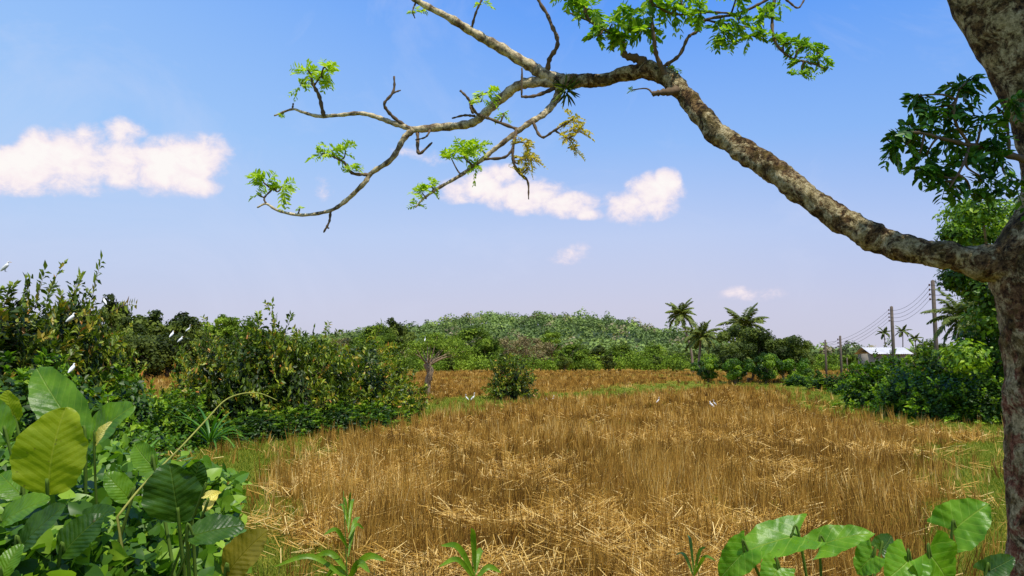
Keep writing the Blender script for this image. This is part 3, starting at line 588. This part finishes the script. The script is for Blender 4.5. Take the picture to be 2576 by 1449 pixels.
# ------------------------------------------------------------------ egrets
def skin(name,pts,edges,rad,mat,sub=1):
    me=bpy.data.meshes.new(name); me.from_pydata([tuple(p) for p in pts],edges,[]); ob=bpy.data.objects.new(name,me); COL.objects.link(ob)
    mo=ob.modifiers.new("s",'SKIN'); mo.use_smooth_shade=True; ob.modifiers.new("u",'SUBSURF').levels=sub
    for k,v in enumerate(me.skin_vertices[0].data): v.radius=(rad[k],)*2; v.use_root=(k==0)
    dg=bpy.context.evaluated_depsgraph_get(); m2=bpy.data.meshes.new_from_object(ob.evaluated_get(dg)); bpy.data.objects.remove(ob); m2.materials.clear(); m2.materials.append(mat); return m2
bodyA=skin("egret_body_a",[(0,0,.26),(-.07,0,.21),(-.13,0,.15),(-.18,0,.10),(.05,0,.32),(.085,0,.38),(.06,0,.44),(.065,0,.50),(.10,0,.525),(.13,0,.52)],[(0,1),(1,2),(2,3),(0,4),(4,5),(5,6),(6,7),(7,8),(8,9)],[.055,.058,.038,.012,.030,.017,.014,.014,.022,.014],M_white)
bodyB=skin("egret_body_b",[(0,0,.17),(-.07,0,.12),(-.13,0,.06),(-.17,0,.02),(.035,0,.23),(.03,0,.28),(.05,0,.315),(.085,0,.31)],[(0,1),(1,2),(2,3),(0,4),(4,5),(5,6),(6,7)],[.062,.058,.035,.012,.040,.024,.026,.016],M_white)
def beak(x,z):
    V,fs,_=tube(np.array([(x-.005,0,z),(x+.03,0,z-.008),(x+.065,0,z-.02)]),np.array([.011,.008,.002]),6); return mesh_np("beak",V,fs,M_beak)
def leg(y_,h,x0=0):
    V,fs,_=tube(np.array([(x0-.03,y_,h),(x0-.032,y_,h*.5),(x0-.02,y_,.01),(x0+.02,y_,0.004)]),np.array([.009,.007,.006,.004]),5); return mesh_np("leg",V,fs,M_leg)
def egret(kind):
    o=top("egret","","bird",(0,0,0),"white egrets")
    part("body",bodyA if kind==0 else bodyB,o); part("beak",beak(.142,.515) if kind==0 else beak(.098,.305),o); hh=.20 if kind==0 else .11
    part("leg",leg(.022,hh),o); part("leg",leg(-.022,hh),o); return o
eg=[egret(0),egret(1)]; used=[False,False]
def put_egret(k,loc,rz,s,label):
    if not used[k]:
        o=eg[k]; used[k]=True; o.location=tuple(loc); o.rotation_euler=(0,0,rz); o.scale=(s,)*3; o["label"]=label
    else: copy_thing(eg[k],loc,rz,s,label)
for u,v,k,rz,s in [(1190,1015,0,.5,.7),(1174,1013,0,2.6,.55),(1376,1019,1,3.0,.7),(1391,1015,0,.3,.5),(1656,1020,0,.4,.5),(1789,1030,1,2.9,.7),(1798,1028,0,3.3,.5)]:
    g_=G(u,v); put_egret(k,(g_[0],g_[1],.06),rz,s,"white egret standing alert in the stubble" if k==0 else "white egret hunched low in the stubble")
for u,v,d,k,rz,s in [(15,684,12.8,1,0,.55),(262,768,14.6,1,2.6,.45),(180,812,12.6,1,.5,.5),(433,850,17.5,1,1.2,.5),(474,838,18.6,0,.4,.38),(455,862,17.5,1,.5,.45),(182,940,10.8,1,1.3,.45),(1069,861,29,0,1.5,.4)]:
    p=P(u,v,d); put_egret(k,p,rz,s,"white egret perched among shrub twigs" if k else "white egret perched upright on a branch")
# ------------------------------------------------------------------ foreground limb tree
TX=P(2650,1400,3.2); base=np.array([TX[0],3.2,0.])
def limb(pts,seg=7):
    C=spline([P(u,v,d) for u,v,d,w in pts],seg); r=spline([[PX(w,d)/2,0,0] for u,v,d,w in pts],seg)[:,0]
    return C-base, np.maximum(r,.0025)
main=[("trunk",[(2685,2900,3.2,330),(2670,1900,3.2,240),(2662,1500,3.2,212),(2652,1200,3.2,206),(2640,900,3.2,204),(2624,760,3.2,208),(2612,660,3.2,215),(2640,560,3.2,170),(2664,430,3.2,160),(2606,230,3.2,160),(2498,20,3.2,165),(2420,-150,3.2,160)],32,.09,8,20),
("branch",[(2600,690,3.2,140),(2530,672,3.22,106),(2450,655,3.25,77),(2350,640,3.3,66),(2230,612,3.4,66),(2130,560,3.5,63),(2040,502,3.6,62),(1950,430,3.7,62),(1870,380,3.8,57),(1800,330,3.9,53),(1750,270,4,49),(1700,215,4.1,47),(1640,178,4.15,46),(1590,182,4.2,40),(1520,200,4.25,35),(1450,205,4.3,36),(1395,205,4.3,34)],22,.30,11,16)]
o=top("tree","mossy leaning tree with one long arching limb over the field","tree",base)
allpts=[]
for nm,pts,s,a,fr,sg in main:
    C,r=limb(pts,seg=sg); V,fs,_=tube(C,r,s,a,fr); part(nm,mesh_np(nm,V,fs,M_bark,smooth=True),o); allpts.append(C+base)
pale=[[(1420,205,4.3,34),(1370,188,4.3,32),(1330,163,4.3,30),(1260,122,4.28,27),(1200,88,4.25,23),(1130,45,4.2,19),(1060,8,4.2,16),(1000,-30,4.2,14)],
 [(1420,205,4.3,30),(1340,208,4.32,28),(1300,218,4.35,26),(1255,252,4.4,26),(1215,290,4.42,24),(1180,312,4.45,22),(1110,320,4.5,20),(1040,326,4.5,18)],
 [(1040,326,4.5,15),(990,310,4.5,13),(950,295,4.5,12),(905,285,4.5,11),(850,290,4.55,10),(800,292,4.6,9),(760,282,4.6,7),(735,275,4.6,6),(690,291,4.6,4)],
 [(1040,326,4.5,17),(1015,350,4.5,15),(985,400,4.5,14),(935,435,4.55,13),(915,462,4.55,12),(870,505,4.6,11),(830,530,4.6,9),(760,541,4.6,8),(700,530,4.6,7),(670,513,4.6,6),(647,522,4.6,4)],
 [(1410,215,4.3,24),(1398,250,4.3,20),(1370,285,4.25,17),(1330,310,4.2,15),(1290,340,4.2,14),(1245,375,4.2,12),(1212,402,4.2,11),(1160,440,4.2,9),(1100,475,4.2,8),(1065,500,4.2,6),(1045,522,4.2,4)]]
for k,pts in enumerate(pale):
    C,r=limb(pts); V,fs,_=tube(C,r*(1+.12*np.sin(np.arange(len(r))*1.9+k)),10,.18,16,k); part("branch",mesh_np("branch",V,fs,M_pale,smooth=True),o); allpts.append(C+base)
tw=[[(1378,192,4.3,14),(1382,150,4.25,12),(1402,112,4.2,11),(1388,62,4.2,10),(1358,5,4.2,9),(1345,-30,4.2,8)],
 [(1185,78,4.25,7),(1197,32,4.2,6),(1215,-5,4.2,5)],
 [(1690,215,4.1,15),(1655,150,4.05,12),(1645,100,4,10),(1640,50,4,9),(1636,-30,4,8)],
 [(1665,170,4.15,11),(1708,140,4.1,9),(1730,95,4.1,8),(1752,80,4.1,8),(1775,50,4.1,8),(1850,36,4.05,8),(1915,8,4,8),(1960,-25,4,8)],
 [(1640,175,4.15,34),(1605,148,4.15,24),(1572,138,4.15,18),(1565,100,4.15,14),(1530,80,4.1,11),(1480,45,4.1,9),(1465,-10,4.1,8)],
 [(1565,100,4.15,8),(1500,62,4.2,7),(1420,28,4.2,5)],
 [(1955,-20,4,9),(1943,30,4,8),(1948,100,3.95,8),(1985,142,3.95,6),(2030,155,3.9,5),(2075,172,3.9,3)],
 [(1640,10,4,7),(1700,36,4,6),(1780,30,4,6),(1850,36,4.05,6)],
 [(1775,50,4.1,6),(1830,62,4.1,5),(1900,70,4.1,4)],
 [(1955,-20,4,7),(1985,5,4,6),(2008,20,4,5),(2025,-5,4,4)],
 [(1020,318,4.5,10),(985,290,4.48,9),(967,262,4.45,8),(988,232,4.45,7),(992,192,4.45,5)],[(985,235,4.45,6),(1008,227,4.45,4)],
 [(815,291,4.58,10),(803,245,4.55,10),(788,210,4.55,8),(775,175,4.55,5)],[(790,215,4.55,6),(810,190,4.5,4)],
 [(735,276,4.6,5),(738,260,4.6,4)],
 [(832,530,4.6,7),(827,560,4.6,6),(812,586,4.6,5)],[(820,572,4.6,5),(828,574,4.6,4)],
 [(670,513,4.6,6),(665,498,4.6,5),(685,475,4.6,4)],[(750,540,4.6,5),(755,522,4.6,3)],
 [(925,440,4.55,9),(885,435,4.5,8),(862,408,4.5,7),(835,395,4.5,5)],
 [(1300,325,4.2,9),(1290,380,4.15,8),(1300,430,4.15,7),(1325,455,4.15,6),(1329,502,4.15,3)],
 [(1300,325,4.2,9),(1240,302,4.2,8),(1200,285,4.25,8),(1180,252,4.2,7),(1158,228,4.2,6)],[(1182,262,4.2,5),(1190,286,4.2,7)],
 [(1340,305,4.2,8),(1362,345,4.15,7),(1395,328,4.1,6),(1440,300,4.1,4)],[(1395,328,4.1,5),(1430,350,4.1,4),(1445,380,4.1,3)],
 [(1215,400,4.2,8),(1270,395,4.15,7),(1293,370,4.15,6)],[(1195,292,4.4,7),(1170,290,4.4,6),(1138,297,4.4,4)],
 [(1050,335,4.5,9),(1055,385,4.45,8),(1088,358,4.45,5)],[(1085,322,4.5,6),(1070,345,4.45,5),(1045,352,4.45,4)],
 [(1395,222,4.3,12),(1350,240,4.25,9),(1312,243,4.25,7)],[(1312,243,4.25,5),(1315,170,4.25,5)],
 [(1705,228,4.05,24),(1670,232,4,18),(1642,237,4,12)],
 [(2660,430,3.2,34),(2540,390,3.1,18),(2440,365,3.05,12),(2360,345,3,9),(2290,330,3,6)],[(2440,365,3.05,9),(2400,300,3,7),(2410,230,3,5)],[(2440,365,3.05,9),(2420,420,3,7),(2390,470,3,4)],[(2540,390,3.1,9),(2530,300,3.1,7),(2500,260,3.1,4)],
 [(1045,8,4.2,5),(1040,25,4.2,4),(1045,45,4.2,3)]]
tp=[]
for k,pts in enumerate(tw):
    C,r=limb(pts,seg=6); j=1+.25*np.sin(np.arange(len(r))*2.3+k); C=C+np.array([[mnoise.noise(Vector(c*11))*.012 for _ in range(3)] for c in C])*np.linspace(0,1,len(C))[:,None]
    tp.append(tube(C,r*j,7,.15,25,k)); allpts.append(C+base)
for e in [(2.5,2.5,5.0),(2.8,2.7,5.1),(2.4,2.2,4.9),(2.9,2.2,4.8)]:
    q=spline([P(2450,-90,3.2),(P(2450,-90,3.2)+np.array(e))/2+np.array([.1,0,.15]),np.array(e)],8); tp.append(tube(q-base,np.linspace(.06,.012,len(q)),7,.15,20)); allpts.append(q)
AP=np.vstack(allpts)
def pinnate(base_,D,L,K,l,wr,rng,droop=.35):
    M_=len(base_); tt=np.linspace(.2,1,K)[None,:,None]; pos=base_[:,None,:]+D[:,None,:]*tt*L[:,None,None]+np.array([0,0,-1])*(tt**2)*(L*droop)[:,None,None]
    up=nrmz(np.array([0,0,1.])+.5*rng.normal(size=(M_,3))); side=nrmz(np.cross(D,up)); out=[]
    for sg in (-1,1):
        d=nrmz(D[:,None,:]*.6+side[:,None,:]*sg*.8+np.array([0,0,-.35*droop*2])+.15*rng.normal(size=(M_,K,3))).reshape(-1,3)
        n=nrmz(np.repeat(up,K,0)+.35*rng.normal(size=(M_*K,3))); s=l*rng.uniform(.75,1.15,M_*K)*np.tile(np.sin(np.linspace(.9,2.5,K)),M_)
        out.append(leaves(pos.reshape(-1,3),d,n,s,s*wr,rng.uniform(0,1,M_*K),T6))
    rp=base_; n=up; out.append(leaves(rp,nrmz(pos[:,-1]-rp),n,L*.97,.004,np.full(M_,.6),TQ)); return out
crn={'y':[], 't':[], 'f':[], 'g':[]}
rng=np.random.default_rng(77)
def clusterw(kind,c,Rr,n,lm,K=5,wr=.42,droop=.3,upb=.3):
    near=AP[np.argmin(np.linalg.norm(AP-c,axis=1))]
    if np.linalg.norm(near-c)>.03:
        q=spline([near,(near+c)/2+rng.normal(size=3)*.015,c],4)-base; tp.append(tube(q,np.linspace(.006,.003,len(q)),5))
    b_=c+rvec(n,rng)*Rr*.22*rng.uniform(0,1,(n,1)); D=nrmz(rvec(n,rng)*np.array([1,.8,.7])+np.array([0,0,upb])); L=Rr*rng.uniform(.6,1.05,n)
    crn[kind]+=pinnate(b_-base,D,L,K,lm,wr,rng,droop)
def cluster(kind,u,v,r,n,d,l,**kw): clusterw(kind,P(u,v,d),PX(r,d),n,PX(l,d),**kw)
for a in [('y',775,185,45,12,4.55,19),('y',825,178,48,12,4.5,19),('y',755,215,32,6,4.55,16),('y',830,205,30,6,4.5,16),('y',665,462,50,12,4.6,21),('y',710,468,42,11,4.6,19),('y',650,490,30,3,4.6,16),('y',755,524,18,3,4.6,10),
    ('y',835,378,48,13,4.5,17),('y',870,372,30,6,4.5,15),('y',808,390,35,7,4.5,16),('y',885,430,32,8,4.5,14),('y',1165,385,55,16,4.2,20),('y',1200,370,40,9,4.2,18),('y',1135,398,40,8,4.2,17),('y',1200,415,35,7,4.2,16),
    ('y',1225,232,42,10,4.2,16),('y',1212,250,30,5,4.2,14),('y',1265,285,25,5,4.2,13),('y',1062,485,42,11,4.2,16),('y',1085,468,30,7,4.2,15),('y',1048,515,26,5,4.2,13),
    ('y',1048,30,30,6,4.2,13),('y',1215,8,26,5,4.2,13),('y',700,288,18,3,4.6,10),('y',1692,172,22,5,4.1,12),('y',1590,226,14,3,4.1,9)]:
    cluster(*a)
for a in [(1440,300,42,13,4.1,11),(1455,330,42,13,4.1,11),(1425,345,36,11,4.1,10),(1445,375,28,8,4.1,9),(1320,360,38,13,4.15,10),(1335,395,40,14,4.15,10),(1310,400,34,11,4.15,10),(1300,430,26,8,4.15,9),(1330,420,26,8,4.15,9)]:
    cluster('f',*a,K=7,wr=.5,droop=.5)
for a in [(1490,25,60,11,4.1,27),(1540,60,60,12,4.1,27),(1590,40,60,12,4.1,29),(1620,70,50,10,4.05,29),(1440,20,45,9,4.15,24),(1560,95,40,8,4.1,24),(1500,90,36,7,4.1,23),(1690,20,50,9,4,27),(1760,30,50,10,4,26),(1810,75,50,10,4.05,25),(1860,50,50,10,4,25),(1890,90,45,9,4,24),
    (1830,105,36,7,4.05,21),(1920,40,45,9,4,24),(1950,90,40,8,3.95,22),(1990,110,42,11,3.95,20),(2040,110,45,11,3.95,20),(2020,150,42,10,3.92,20),(2070,140,36,8,3.9,18),(2010,185,32,6,3.92,18),(2085,165,20,4,3.9,15),(1630,-10,60,10,4,30),(1720,-15,60,9,4,28),(1850,-15,60,9,4,26),(1430,-20,50,8,4.1,24),(1960,10,30,5,4,20)]:
    cluster('t',*a,K=5,wr=.45,droop=.4,upb=0)
for a in [(2290,325,60,9),(2345,270,60,9),(2410,220,60,9),(2440,200,40,6),(2330,390,60,9),(2420,400,60,9),(2390,330,70,10),(2470,300,70,10),(2520,400,60,9),(2380,465,50,7),(2480,450,55,8),(2250,375,42,7),(2270,350,45,7),(2540,250,60,8),(2310,240,40,6),(2545,460,60,8),(2500,350,60,8),(2400,260,50,8),(2340,430,45,7),(2440,480,40,6),(2370,290,50,8),(2300,420,40,5)]:
    cluster('g',a[0],a[1],a[2],a[3],3.05,30,K=5,wr=.5,droop=.55,upb=-.05)  # these sprays get a darker leaf colour that paints in their shaded undersides
for k in range(40):
    c=np.array([rng.uniform(2.2,3.1),rng.uniform(1.9,3.0),rng.uniform(4.2,5.3)]); clusterw('t',c,.28,9,.08,K=5,wr=.5,droop=.4,upb=0)
V,fs,_=merge(tp); part("twigs",mesh_np("twigs",V,fs,M_twig,smooth=True),o)
for k,mt,nm in (('y',M_young,"bright yellow green young leaf sprays"),('t',M_top,"fresh green leaf sprays"),('f',M_flower,"yellowish blossom sprays"),('g',M_glossy,"glossy drooping leaf sprays with shaded undersides painted dark")):
    V,fs,rr=merge(crn[k]); part("crown",mesh_np("crown",V,fs,mt,rr),o,nm)
c=P(1425,225,4.22); n_=46; dd=rvec(n_,rng)*np.array([1,.8,1])+np.array([0,0,-.25]); dd=nrmz(dd)
V,fs,rr=leaves(rvec(n_,rng)*.015,dd,rvec(n_,rng),rng.uniform(.05,.12,n_),.012,rng.uniform(0,1,n_),T6)
thing("epiphyte_fern",mesh_np("ep",V,fs,M_dark,rr),"dark spiky epiphyte clinging to the mossy limb","epiphyte",c)
# ------------------------------------------------------------------ broad leaves
def bigleaf(b_,tip,wid,nrm,kind,cup=.10,wav=.035,seed=0,ny_=34,nx_=11):
    rng=np.random.default_rng(abs(int(seed))); b_=np.array(b_); tip=np.array(tip); L=np.linalg.norm(tip-b_); Y_=(tip-b_)/L; X_=nrmz(np.cross(Y_,nrm)); Z_=np.cross(X_,Y_)
    s=(1-np.cos(np.linspace(0,1,ny_)*np.pi))/2
    if kind=='oval': prof=np.sin(np.pi*np.clip(s,0,1)**.86)**.52
    elif kind=='heart': prof=np.where(s<.25,.80+.20*np.sin(s/.25*np.pi/2),np.cos(np.clip((s-.25)/.75,0,1)*np.pi/2)**.75)
    else: prof=np.abs(np.sin(np.pi*np.clip(s,0,1)**.8))**.8
    prof=np.maximum(np.nan_to_num(prof),.01); e=np.linspace(-1,1,nx_); V=[];UV=[]; ph=rng.uniform(0,6,4); bend=rng.normal()*.05
    for a,pf in zip(s,prof):
        for x_ in e:
            w_=x_*pf*wid/2*(1+.03*math.sin(a*23+ph[0]*(1 if x_>0 else 2))+.02*math.sin(a*51+ph[3]))+bend*L*a*a
            yy_=a*L
            if kind=='heart': yy_-=L*.26*abs(x_)**1.3*(1-a)**2
            z=cup*wid*(abs(x_)**1.5)*pf - .12*L*(a-.3)**2*2 + wav*wid*math.sin(a*14+ph[1]+x_*2)*abs(x_)+.014*wid*math.sin(a*38)*abs(x_)
            V.append(b_+X_*w_+Y_*yy_+Z_*z); UV.append((x_*pf*.5,a))
    i=(np.arange(ny_-1)[:,None]*nx_+np.arange(nx_-1)).ravel()
    return np.array(V),[np.stack([i,i+1,i+nx_+1,i+nx_],-1)],np.array(UV)
def plant(name,label,cat,root,specs,kind,stemr=.004,group=None):
    o=top(name,label,cat,root,group)
    for k,(bu,bv,tu,tv,w,d,mat,nr) in enumerate(specs):
        b_=P(bu,bv,d); t_=P(tu,tv,d-.03+.06*(k%2)); V,fs,uv=bigleaf(b_-root,t_-root,PX(w,d),np.array(nr,float),kind,seed=k+int(bu)+100)
        part("leaf",mesh_np("leaf",V,fs,mat,uv=uv,smooth=True),o)
        e=b_-root; C=spline([np.array([e[0]*.1,e[1]*.1,0]),np.array([e[0]*.45,e[1]*.5+.06,e[2]*.6]),e,e+(t_-b_)*.12],6); V,fs,_=tube(C,np.linspace(stemr*1.8,stemr*.8,len(C)),6); part("stem",mesh_np("stem",V,fs,M_petiole,smooth=True),o)
cf=(0.0,-1,.35)
r1=P(180,1400,2.5); r1[2]=0
plant("broad_leaf_plant","large plant with broad rounded sunlit leaves","plant",r1,[(120,1245,132,1028,178,2.2,M_big,(.1,-1,.15)),(215,1112,70,925,112,2.42,M_big2,(.25,-1,.5)),(215,1120,322,1012,108,2.5,M_big2,(-.3,-1,.7)),(20,1110,-60,1010,100,2.4,M_big2,cf),(40,1060,10,985,56,2.6,M_big,cf)],'oval')
r2=P(500,1440,2.3); r2[2]=0
plant("broad_leaf_plant","plant with wide leaves coloured in shaded green and an olive one","plant",r2,[(450,1315,435,1168,145,2.15,M_bigd,(.1,-1,.5)),(470,1352,612,1312,80,2.05,M_bigd,(.1,-1,.9)),(565,1452,655,1330,92,2.0,M_olive,(-.2,-1,.4)),(390,1180,330,1120,60,2.4,M_big2,cf),(480,1250,498,1165,62,2.2,M_bigd,(.4,-1,.5))],'oval')
r3=P(60,1440,2.2); r3[2]=0
plant("broad_leaf_plant","leafy plant with overlapping green leaves","plant",r3,[(40,1385,150,1278,80,2.0,M_bigd,(0,-1,.8)),(150,1400,248,1290,88,2.05,M_bigd,(.2,-1,.7)),(-10,1320,110,1250,80,2.1,M_big2,(0,-1,1)),(0,1460,45,1365,55,1.9,M_big2,(0,-1,.5)),(180,1330,280,1270,66,2.2,M_bigd,(0,-1,1)),(60,1250,-10,1190,76,2.3,M_big2,(0,-1,1)),(330,1260,265,1190,60,2.25,M_big2,(0,-1,1))],'oval')
r4=P(240,1330,2.4); r4[2]=0
plant("young_leaf_shoot","shoots with pale yellow pleated young leaves","plant",r4,[(237,1122,268,1053,30,2.3,M_yel,(-.5,-1,.2)),(512,1290,548,1237,32,2.1,M_yel,(-.5,-1,.2)),(505,1250,552,1236,20,2.12,M_yel,(-.2,-1,.8))],'lance',.003)
r5=P(2120,1449,2.6); r5[2]=0
plant("taro_plant","taro plant with heart shaped veined green leaves","plant",r5,[(2010,1345,1832,1392,112,2.6,M_taro,(0,-.7,1)),(1880,1380,1805,1455,84,2.55,M_taro,(0,-1,.7)),(2062,1372,2192,1322,82,2.7,M_taro,(0,-.8,1)),(2200,1395,2150,1440,80,2.6,M_taro,(.2,-.7,1)),(1960,1425,1930,1480,80,2.5,M_taro,(0,-1,.7)),(2215,1385,2250,1350,60,2.8,M_bigd,cf)],'heart')
r6=P(2400,1500,2.6); r6[2]=0
plant("taro_plant","taro plant with large upright heart shaped leaves","plant",r6,[(2395,1335,2485,1262,118,2.6,M_taro,(-.2,-1,.8)),(2335,1390,2400,1470,135,2.5,M_taro,(-.3,-1,.6)),(2290,1405,2240,1460,105,2.5,M_taro,(.2,-1,.7)),(2480,1440,2560,1400,60,2.6,M_bigd,cf)],'heart')
def weed(name,label,u,d,vt,blades_,seed):
    rng=np.random.default_rng(seed); x0=P(u,910,d)[0]; o=top(name,label,"plant",(x0,d,0)); top_=P(u,vt,d)[2]
    C=spline([(0,0,0),(.02,0,top_*.5),(-.01,0,top_)],6); V,fs,_=tube(C,np.linspace(.006,.002,len(C)),6); part("stem",mesh_np("stem",V,fs,M_petiole),o)
    for k,(bv,tu,tv,w) in enumerate(blades_):
        b_=P(u,bv,d)-np.array([x0,d,0]); t_=P(tu,tv,d+rng.uniform(-.2,.2))-np.array([x0,d,0]); mid=(b_+t_)/2+np.array([0,0,.02+.16*np.linalg.norm(t_-b_)]); C=spline([b_,mid,t_],9); n=len(C); s=np.linspace(0,1,n)
        T_=nrmz(np.gradient(C,axis=0)); sd=nrmz(np.cross(T_,np.array([.1,-1,.5]))); wd=PX(w*.5,d)/2*np.sin(np.pi*np.clip(s*.93+.04,0,1))**.8
        up=nrmz(np.cross(sd,T_)); V=np.stack([C-sd*wd[:,None]+up*wd[:,None]*.4,C,C+sd*wd[:,None]+up*wd[:,None]*.4],1).reshape(-1,3); uv=np.stack([np.tile([-.5,0,.5],n),np.repeat(s,3)],-1)
        i=(np.arange(n-1)[:,None]*3+np.arange(2)).ravel(); part("leaf",mesh_np("leaf",V,[np.stack([i,i+1,i+4,i+3],-1)],M_grassy,uv=uv,smooth=True),o)
weed("grass_weed","tall green weed with strap leaves and seed head",876,3.6,1235,[(1440,790,1400,30),(1400,905,1300,24),(1380,815,1345,22),(1340,892,1255,16),(1460,690,1425,26),(1450,970,1410,34),(1330,850,1272,14),(1300,884,1240,10),(1460,820,1450,38),(1465,930,1440,36),(1355,915,1330,16),(1315,862,1250,10)],1)
weed("grass_weed","young green weed with upright strap leaves",1195,3.6,1400,[(1450,1110,1372,30),(1440,1185,1328,28),(1445,1215,1385,30),(1460,1105,1425,26),(1460,1260,1440,28)],2)
weed("grass_weed","small green weed among fallen straw",545,3.2,1440,[(1470,540,1385,20),(1475,575,1420,22),(1475,500,1430,24)],3)
weed("grass_weed","small green weed among fallen straw",1745,4.2,1390,[(1440,1730,1345,16),(1445,1775,1375,16),(1450,1700,1395,18),(1450,1800,1410,18)],4)
# vine mound
def mound(xs,ys):
    u=1288+xs/ys*F; edge=np.interp(u,[-700,0,120,250,330,420,520,640,720],[1100,1110,1135,1150,1165,1215,1330,1450,1600])
    return CAMZ-(edge-910)/F*ys
N=9500; ys=R.uniform(1.7,3.6,N); us=R.uniform(-500,620,N); xs=(us-1288)/F*ys
zt=mound(xs,2.6+0*ys)-np.abs(ys-2.7)*.16; lump=fbm(xs*5,ys*5,60)*.26
zz=zt-.15+lump-R.exponential(.11,N); n=nrmz(np.array([0,-.45,1.])+.65*R.normal(size=(N,3))); dr=nrmz(np.cross(n,rvec(N))+np.array([0,0,-.2])); s=R.uniform(.022,.07,N)
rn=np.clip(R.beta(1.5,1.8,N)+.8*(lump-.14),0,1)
ok=zz>.05; root=np.array([-1.5,2.6,0])
V,fs,rr=leaves((np.stack([xs,ys,zz],-1)-root)[ok],dr[ok],n[ok],s[ok],s[ok]*.95,rn[ok],TH); vp=[(V,fs,rr)]
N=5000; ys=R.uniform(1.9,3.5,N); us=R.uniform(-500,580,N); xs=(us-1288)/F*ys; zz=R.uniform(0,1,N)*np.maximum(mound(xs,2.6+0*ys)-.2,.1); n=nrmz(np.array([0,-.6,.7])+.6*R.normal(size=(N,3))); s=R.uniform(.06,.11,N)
vp.append(leaves(np.stack([xs,ys,zz],-1)-root,np.cross(n,rvec(N)),n,s,s*.9,R.uniform(0,.3,N),TH))  # under-layer leaves kept to the darkest tones, shade under the vine painted in
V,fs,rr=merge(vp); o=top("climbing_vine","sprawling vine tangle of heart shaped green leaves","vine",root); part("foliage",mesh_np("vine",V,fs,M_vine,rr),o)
tp=[]
for k in range(40):
    a=np.array([R.uniform(-1.9,-.9),R.uniform(2,3.2),0]); e=a+np.array([R.normal()*.25,R.normal()*.25,1.0*np.clip((-.7-a[0])*1.3,.3,1)]); q=spline([a,(a+e)/2+R.normal(size=3)*.08,e],5)-root; tp.append(tube(q,np.linspace(.007,.003,len(q)),4))
V,fs,_=merge(tp); part("stems",mesh_np("st",V,fs,M_petiole),o)
pts=[(295,1300,2.2),(360,1220,2.25),(450,1130,2.3),(520,1055,2.35),(565,1008,2.38),(610,990,2.4),(655,990,2.4),(697,1007,2.4)]
C=spline([P(*p) for p in pts],8); b0=C[0].copy(); b0[1]+=.35; b0[2]=0; C=np.vstack([[b0,b0+np.array([-.03,-.03,.6])],C]); V,fs,_=tube(C-b0,np.linspace(.0038,.0011,len(C)),6,.1,60)
thing("vine_shoot",mesh_np("sh",V,fs,M_tan,smooth=True),"bare arching yellowish vine shoot reaching over the leaves","vine",b0)
# undergrowth
N=26000; us=R.uniform(-400,700,N); ys=R.uniform(5,15.5,N); xs=(us-1288)/F*ys
lx=[5,9,11,13,16]; ly=[270,300,380,450,580]
lim=np.interp(ys,lx,ly); k=us<lim; xs,ys,us=xs[k],ys[k],us[k]; N=len(xs)
hh=(.25+.75*fbm(xs*.9,ys*.9,71))*np.clip((np.interp(ys,lx,ly)-us)/60,0.15,1)*np.interp(ys,[5,9,16],[.95,1.0,.8])
zz=hh*R.uniform(.25,1,N)**.6; n=nrmz(np.array([0,-.3,1.])+.6*R.normal(size=(N,3))); s=R.uniform(.06,.13,N)
V,fs,rr=leaves(np.stack([xs,ys,zz],-1),nrmz(np.cross(n,rvec(N))),n,s,s*.6,R.beta(2,2.8,N)*.9,T6)
thing("undergrowth",mesh_np("ug",V,fs,M_shrub2,rr),"dense tangled green undergrowth on the bank","undergrowth",kind="stuff")
def strap(u,v,d,n_,L,label,w=.022,mat=M_glossy):
    b_=P(u,v,d); b_[2]=max(0,b_[2]-L*.4) ; rng=np.random.default_rng(int(u)); ps=[]
    for k in range(n_):
        a=rng.uniform(0,6.28); e=rng.uniform(.5,1.35); Lk=L*rng.uniform(.7,1.1); tt=np.linspace(0,1,9); ag=e-tt*1.5*rng.uniform(.4,1); rx=np.cumsum(np.cos(ag))*Lk/9; rz=np.cumsum(np.sin(ag))*Lk/9
        C=np.stack([rx*math.cos(a),rx*math.sin(a),rz],-1); sd=np.array([-math.sin(a),math.cos(a),0]); wd=w*np.abs(np.sin(np.pi*(tt*.9+.08)))**.6
        V=np.stack([C-sd*wd[:,None],C+np.array([0,0,-.3])*wd[:,None],C+sd*wd[:,None]],1).reshape(-1,3); i=(np.arange(8)[:,None]*3+np.arange(2)).ravel(); ps.append((V,[np.stack([i,i+1,i+4,i+3],-1)],np.full(len(V),rng.uniform(.3,1))))
    V,fs,rr=merge(ps); thing("strap_leaf_plant",mesh_np("strap",V,fs,mat,rr),label,"plant",b_,"strap leaved plants in the undergrowth")
strap(530,1060,15,40,1.1,"spiky plant with long dark strap leaves under the shrubs")
strap(330,1160,8,34,.6,"spiky plant with long dark strap leaves under the shrubs",.016)
strap(250,1170,6,30,.55,"spiky plant with long dark strap leaves under the shrubs",.014)
for (u,v,sd) in [(740,1080,1),(790,1066,2),(1020,1044,3),(455,1105,4),(680,1090,5)]:
    g_=G(u,v+8); rng=np.random.default_rng(sd); n_=60; dd=nrmz(rvec(n_,rng)*np.array([1,1,.4])+np.array([0,0,.5])); s=rng.uniform(.10,.2,n_)
    pos=dd*rng.uniform(.1,.45,(n_,1)); pos[:,2]=np.abs(pos[:,2])+.05; V,fs,rr=leaves(pos,dd,np.array([0,0,1.])+.4*rng.normal(size=(n_,3)),s,s*.6,rng.uniform(.4,1,n_),TH)
    thing("weed_clump",mesh_np("wc",V,fs,M_vine,rr),"low clump of broad leaved weeds at the field edge","weed",(g_[0],g_[1],0),"weed clumps along the field edge")
